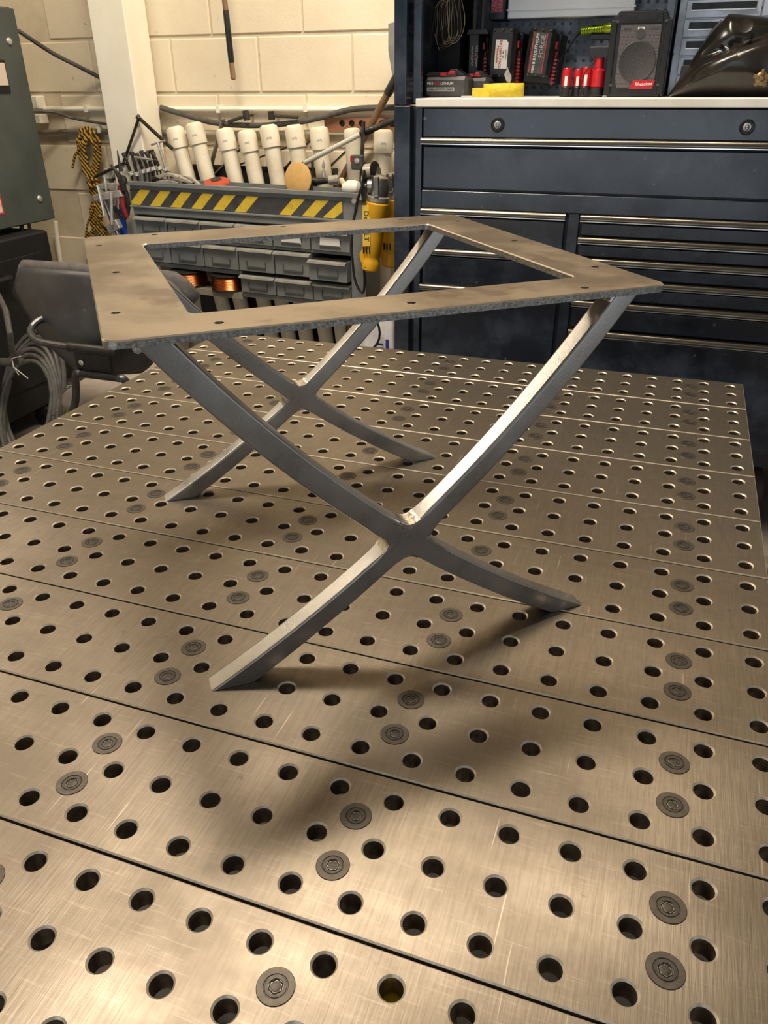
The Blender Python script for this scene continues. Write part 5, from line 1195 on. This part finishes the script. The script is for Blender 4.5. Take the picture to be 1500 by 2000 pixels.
# ------------------------------------------------------------------ left foreground floor: chair, machine, cables
def chair():
    O = Vector((-1.728, 0.36, 0)); dx = 0.055
    t = thing('shop_chair', 'worn black plastic-backed shop chair with dusty seat pulled up to the table', 'chair', O, (0, 0, 0))
    m_shell = mat('scuffed_shell', (0.030, 0.031, 0.034), 0.42, 0, (0.060, 0.060, 0.062), 8, 8, rvar=0.1, spots=(0.13,0.12,0.11), spot_scale=30, spot_at=0.70)
    m_seat = mat('dusty_seat_cloth', (0.20, 0.165, 0.15), 0.9, 0, (0.31, 0.26, 0.22), 10, 8, bump=0.4, bscale=250, spots=(0.50,0.38,0.20), spot_scale=130, spot_at=0.70)
    m_rim = mat('worn_upholstery', (0.075, 0.065, 0.062), 0.85, 0, (0.12,0.105,0.10), 30, bump=0.4, bscale=300)
    m_tube = mat('chair_tube', (0.05, 0.05, 0.052), 0.35, 0.6, (0.10,0.10,0.10), 30)
    def back(off, top, pad):
        def fn(u, v):
            a = (u*2-1); z = -0.205 + (0.285 + top)*v
            w = 0.130 + 0.178*min(1, v*1.18)**0.85
            # rounded top and bottom corners
            zz = z
            k = max(0.0, (abs(a) - 0.80)/0.20)
            if v > 0.6: zz = z - 0.060*k*k*(v-0.6)/0.4 - 0.018*a*a*(v-0.6)/0.4
            if v < 0.2: w *= 0.82 + 0.18*math.sin(v/0.2*PI/2)
            x = a*(w + pad); y = 0.060*(abs(a)**2.0) - 0.02*math.sin(v*PI) + 0.05*v + off
            return Vector((x, y - 0.22, T + zz))
        return fn
    b = MB(); b.grid(back(0.0, 0.0, 0.0), 25, 17); o = b.build('back_shell', m_shell, t, smooth=60); s = o.modifiers.new('thickness', 'SOLIDIFY'); s.thickness = 0.014; s.offset = 0
    b = MB(); b.grid(back(0.034, 0.014, 0.005), 25, 17); o = b.build('back_cushion', m_rim, t, smooth=60); s = o.modifiers.new('thickness', 'SOLIDIFY'); s.thickness = 0.036; s.offset = 0
    # seat: rounded cushion
    b = MB(); ring = []
    prof = [(0.0, 0.035), (0.6, 0.035), (0.88, 0.030), (0.98, 0.012), (1.0, -0.008), (0.96, -0.026), (0.0, -0.030)]
    n = 32; vs = []
    for r, z in prof:
        for k in range(n):
            a = 2*PI*k/n; e = 0.55
            x = math.copysign(abs(math.cos(a))**e, math.cos(a))*0.245*r; y = math.copysign(abs(math.sin(a))**e, math.sin(a))*0.235*r
            vs.append((x, y + 0.05, T - 0.345 + z))
    b.add(vs, [(j*n+k, j*n+(k+1)%n, (j+1)*n+(k+1)%n, (j+1)*n+k) for j in range(len(prof)-1) for k in range(n)]); b.build('seat', m_seat, t, smooth=60)
    # back bracket and its tubes
    b = MB(); b.box((dx-0.045, -0.282, T-0.175), (dx+0.075, -0.268, T-0.105)); b.cyl((dx-0.055,-0.285,T-0.105), (dx+0.11,-0.285,T-0.105), 0.014, n=14); b.cyl((dx-0.03,-0.287,T-0.180), (dx+0.105,-0.287,T-0.180), 0.011, n=14); b.build('bracket', M_PLASTIC, t, bevel=0.002)
    b = MB(); b.lathe([(0.008,0),(0.008,0.004),(0.004,0.006)], (dx-0.022,-0.282,T-0.148), (0,-1,0), 12); b.build('bolt', M_STEELBR, t)
    arm = [(dx-0.055,-0.285,T-0.105), (dx-0.15,-0.280,T-0.102), (dx-0.20,-0.262,T-0.092), (dx-0.222,-0.235,T-0.078), (dx-0.215,-0.20,T-0.062), (dx-0.19,-0.14,T-0.055)]
    def smooth(P, m=6):
        P = [Vector(p) for p in P]; Q = []
        for i in range(len(P)-1):
            p0, p1, p2, p3 = P[max(i-1,0)], P[i], P[i+1], P[min(i+2,len(P)-1)]
            for k in range(m):
                u = k/m; Q.append(0.5*((2*p1) + (p2-p0)*u + (2*p0-5*p1+4*p2-p3)*u*u + (3*p1-p0-3*p2+p3)*u**3))
        return Q + [P[-1]]
    b = MB(); b.tube(smooth(arm), 0.0105, 10); b.build('arm_tube', m_tube, t)
    for s in (-1, 1):
        b = MB(); b.tube(smooth([(dx+0.035+s*0.065,-0.287,T-0.180), (dx+0.035+s*0.085,-0.285,T-0.187), (dx+0.02+s*0.135,-0.235,T-0.29), (dx*0.5+s*0.17,-0.19,T-0.385), (s*0.20,-0.08,T-0.400), (s*0.22,0.28,T-0.395)]), 0.0115, 10); b.build('frame_tube', m_tube, t)
        b = MB(); b.tube(smooth([(s*0.20,-0.06,T-0.40), (s*0.215,-0.14,T-0.50), (s*0.225,-0.21,0.06), (s*0.225,-0.19,0.018), (s*0.225,-0.10,0.0125), (s*0.225,0.20,0.0125), (s*0.222,0.30,0.02), (s*0.215,0.29,0.10), (s*0.20,0.22,T-0.40)]), 0.0125, 10); b.build('leg', m_tube, t)
    b = MB(); b.bar((-0.22,0.28,T-0.395), (0.22,0.28,T-0.395), 0.02, 0.02); b.bar((-0.20,-0.08,T-0.400), (0.20,-0.08,T-0.400), 0.02, 0.02); b.build('cross_tube', m_tube, t)
chair()

def machine():
    t = thing('welding_machine', 'black boxy welding machine standing under the electrical panel', 'welder', (-2.83, 0.62, 0))
    m = mat('black_case', (0.004, 0.004, 0.004), 0.6, 0, (0.008,0.0075,0.007), 10)
    b = MB(); b.box((-3.15, 0.25, 0.09), (-2.64, 1.10, 0.795)); under(b.build('case', m, bevel=0.012), t)
    b = MB(); b.box((-2.6395, 0.32, 0.20), (-2.632, 1.02, 0.72)); under(b.build('side_panel', m, bevel=0.003), t)
    b = MB(); b.tube([(-2.640,0.46,0.66),(-2.600,0.47,0.66),(-2.600,0.80,0.66),(-2.640,0.81,0.66)], 0.012, 8); under(b.build('handle', m), t)
    for x in (-3.08, -2.66):
        for y in (0.35, 0.88):
            b = MB(); b.lathe([(0.03,-0.018),(0.045,-0.016),(0.045,0.016),(0.03,0.018)], (x,y,0.045), (0,1,0), 18); b.box((x-0.02,y-0.022,0.05),(x+0.02,y+0.022,0.0895)); under(b.build('caster', M_PLASTIC), t)
machine()

def cable_coil():
    c = Vector((-2.43, 0.60, 0.16))
    t = thing('welding_cable', 'coiled grey welding cable tied with white zip ties beside the black machine', 'cable', (c.x, c.y, 0))
    rnd = random.Random(5)
    for k in range(6):
        b = MB(); pts = []; R1 = 0.155 + 0.008*k; R2 = 0.185 + 0.010*k
        for q in range(41):
            u = q/40*2*PI; pts.append(Vector((-0.02 + R1*math.cos(u)*0.75 + 0.010*math.sin(2*u+k), 0.015*k - 0.04 + 0.10*math.sin(u) + rnd.uniform(-.003,.003), 0.225 + R2*math.sin(u))))
        mn = min(p.z for p in pts)
        for p in pts: p.z += 0.0095 - mn
        b.tube(pts, 0.0095, 8); b.build('loop', M_RUBBER, t)
    for k in range(3):
        b = MB(); b.tube([(0.02,-0.06+0.02*k,0.41), (-0.10,-0.06+0.02*k,0.40), (-0.20,-0.03,0.37+0.015*k), (-0.2,0.05,0.34+0.02*k)], 0.0095, 8); b.build('lead', M_RUBBER, t)
    b = MB(); b.tube([(0.01,-0.05,0.41), (0.04,-0.085,0.47), (0.055,-0.09,0.54), (0.03,-0.06,0.61), (-0.05,0.0,0.65), (-0.13,0.06,0.655), (-0.198,0.10,0.64)], 0.011, 8); b.build('lead', M_RUBBER, t)
    for (x, z, k) in ((-0.12, 0.395, -1), (0.03, 0.42, 1)):
        b = MB(); b.tube([(x,-0.085,z+0.02), (x+0.006,-0.092,z-0.01), (x+0.02,-0.09,z-0.04)], 0.002, 6); b.tube([(x,-0.085,z+0.02),(x+0.05*k,-0.09,z+0.035)], 0.0016, 6); b.tube([(x+0.006,-0.092,z-0.01),(x+0.07,-0.10,z-0.045)], 0.0016, 6); b.build('zip_tie', mat('zip_tie_white', (0.60,0.55,0.50), 0.5), t)
    b = MB(); b.tube([(-0.4,-0.15,0.010),(-0.2,-0.16,0.012),(0.0,-0.10,0.010),(0.12,0.02,0.03),(0.2,0.1,0.05)], 0.009, 8); b.build('floor_run', M_RUBBER, t)
cable_coil()

def floor_bits():
    p = on(122, 742, 0.14)
    t = thing('can', 'blue and yellow-green printed can on the floor behind the chair', 'can', (p.x+0.07, p.y-0.02, 0))
    b = MB(); b.lathe([(0.055,0.0),(0.058,0.004),(0.058,0.05)], (0,0,0), n=22); b.build('base_band', mat('lime_print', (0.35,0.42,0.06), 0.45), t)
    b = MB(); b.lathe([(0.058,0.0502),(0.058,0.15)], (0,0,0), n=22); b.build('body', mat('blue_print', (0.03,0.10,0.30), 0.4, 0, (0.30,0.36,0.08), 22, 2, 0.52, 0.54), t)
    b = MB(); b.lathe([(0.056,0.1502),(0.050,0.162),(0.0,0.163)], (0,0,0), n=22); b.build('lid', M_IRON, t)
    a = at(742, 690, 1.02); 
    t = thing('paper_sack', 'white printed paper sack standing between rack and tool chest', 'sack', (a.x-0.02, 1.06, 0))
    z1 = at(750, 610, 1.02).z
    b = MB(); b.grid(lambda u, v: Vector((0.075*math.copysign(abs(math.cos(u*2*PI))**0.5, math.cos(u*2*PI))*(1-0.12*v**3), 0.045*math.copysign(abs(math.sin(u*2*PI))**0.5, math.sin(u*2*PI))*(1-0.8*v**4)+0.004*math.sin(9*v+5*u*2*PI), z1*v)), 28, 12, True); b.build('sack', mat('white_paper', (0.82,0.80,0.80), 0.7, 0, (0.68,0.66,0.66), 20), t, smooth=60)
    zz = at(765, 686, 1.02).z
    b = MB(); b.box((0.045, -0.0465, zz), (0.058, -0.0455, zz+0.045)); b.box((0.005,-0.0465,zz+0.02),(0.035,-0.0455,zz+0.028)); b.box((0.005,-0.0465,zz+0.006),(0.035,-0.0455,zz+0.012)); b.build('print', mat('blue_ink', (0.03,0.04,0.25), 0.6), t)
    b = MB(); b.tube([(-0.09+0.055*math.cos(a_)*1.2+0.05, -0.055-0.004*math.sin(a_), zz+0.07+0.075*math.sin(a_)) for a_ in [k/20*2*PI for k in range(21)]], 0.0045, 8); b.build('cord_loop', M_PLASTIC, t)
floor_bits()

def clutter():
    z0 = T + 0.1265
    t = thing('dark_backing', 'black backing added behind the white tubes to darken the wall there', 'cabinet', (-1.87, 1.56, 0))  # made-up dark backing, hides the lit wall behind and under the rack
    b = MB(); b.box((-2.22, 1.536, 0.0), (-1.52, 1.592, T+0.235)); under(b.build('box', mat('backing_black', (0.012,0.011,0.010), 0.6, 0, (0.03,0.027,0.024), 14)), t)
    b = MB(); b.box((-2.22, 1.532, T+0.225), (-1.52, 1.5355, T+0.240)); under(b.build('rim', M_IRON), t)
    m = mat('raw_flat_bar', (0.30,0.27,0.22), 0.45, 0.4, (0.20,0.18,0.145), 18)
    for lb, a, c, w in (('grey flat bar leaning between the second and third white tubes', (404, 355), (436, 232), 0.030), ('short grey flat bar leaning behind the third white tube', (415, 345), (470, 290), 0.022), ('dark flat bar slanting behind the sixth white tube', (555, 330), (612, 268), 0.016), ('dark angle iron slanting behind the seventh white tube', (640, 330), (690, 282), 0.024), ('black bar crossing low behind the fifth white tube', (500, 310), (575, 283), 0.030)):
        p, q = at(*a, 1.527), at(*c, 1.528)
        mm = m if 'grey' in lb else M_IRON
        p0 = Vector((p.x, p.y, p.z)); d = q - p
        t = thing('flat_bar', lb, 'bar', p0, group='loose bars behind the white tubes')
        b = MB(); b.bar(-d.normalized()*0.10, d, 0.005, w, Vector((0,1,0))); b.build('bar', mm, t, bevel=0.001)
        b = MB(); b.cyl(d*0.92, d*0.92 + Vector((0, 0.004, 0)), w*0.22, n=12); b.build('hole', M_BLACK, t)
clutter()

def small_extras():
    for lb, (x, y), w, h in (('small cream junction box where the upper conduit meets the panel', (77, 200), 0.035, 0.055), ('small round cream fitting below the upper conduit beside the panel', (82, 232), 0.040, 0.040)):
        p = at(x, y, 1.57); t = thing('junction_box', lb, 'box', p)
        b = MB(); b.box((-w/2, -0.03, -h/2), (w/2, 0.022, h/2)); b.build('box', M_CREAM, t, bevel=0.006)
        b = MB(); b.box((-w/2+0.004, -0.0335, -h/2+0.004), (w/2-0.004, -0.0302, h/2-0.004)); b.build('cover', M_CREAM, t, bevel=0.001)
    z0 = T - 0.1203
    t = thing('strap_bundle', 'yellow strap bundle under the table glimpsed through two holes near the front', 'strap', (-0.244, -1.380, z0))
    b = MB(); prof = [(0.012, 0.0), (0.036, 0.004), (0.038, 0.03), (0.037, 0.088), (0.035, 0.096), (0.020, 0.0995)]
    b.lathe(prof, (0,0,0), (0.04,0.02,1), 22); b.build('roll', MATS['yellow_webbing'], t)
    b = MB(); b.lathe([(0.0385, 0.02), (0.039, 0.022), (0.039, 0.045), (0.0385, 0.047)], (0,0,0), (0.04,0.02,1), 22); b.build('band', M_PLASTIC, t)
small_extras()
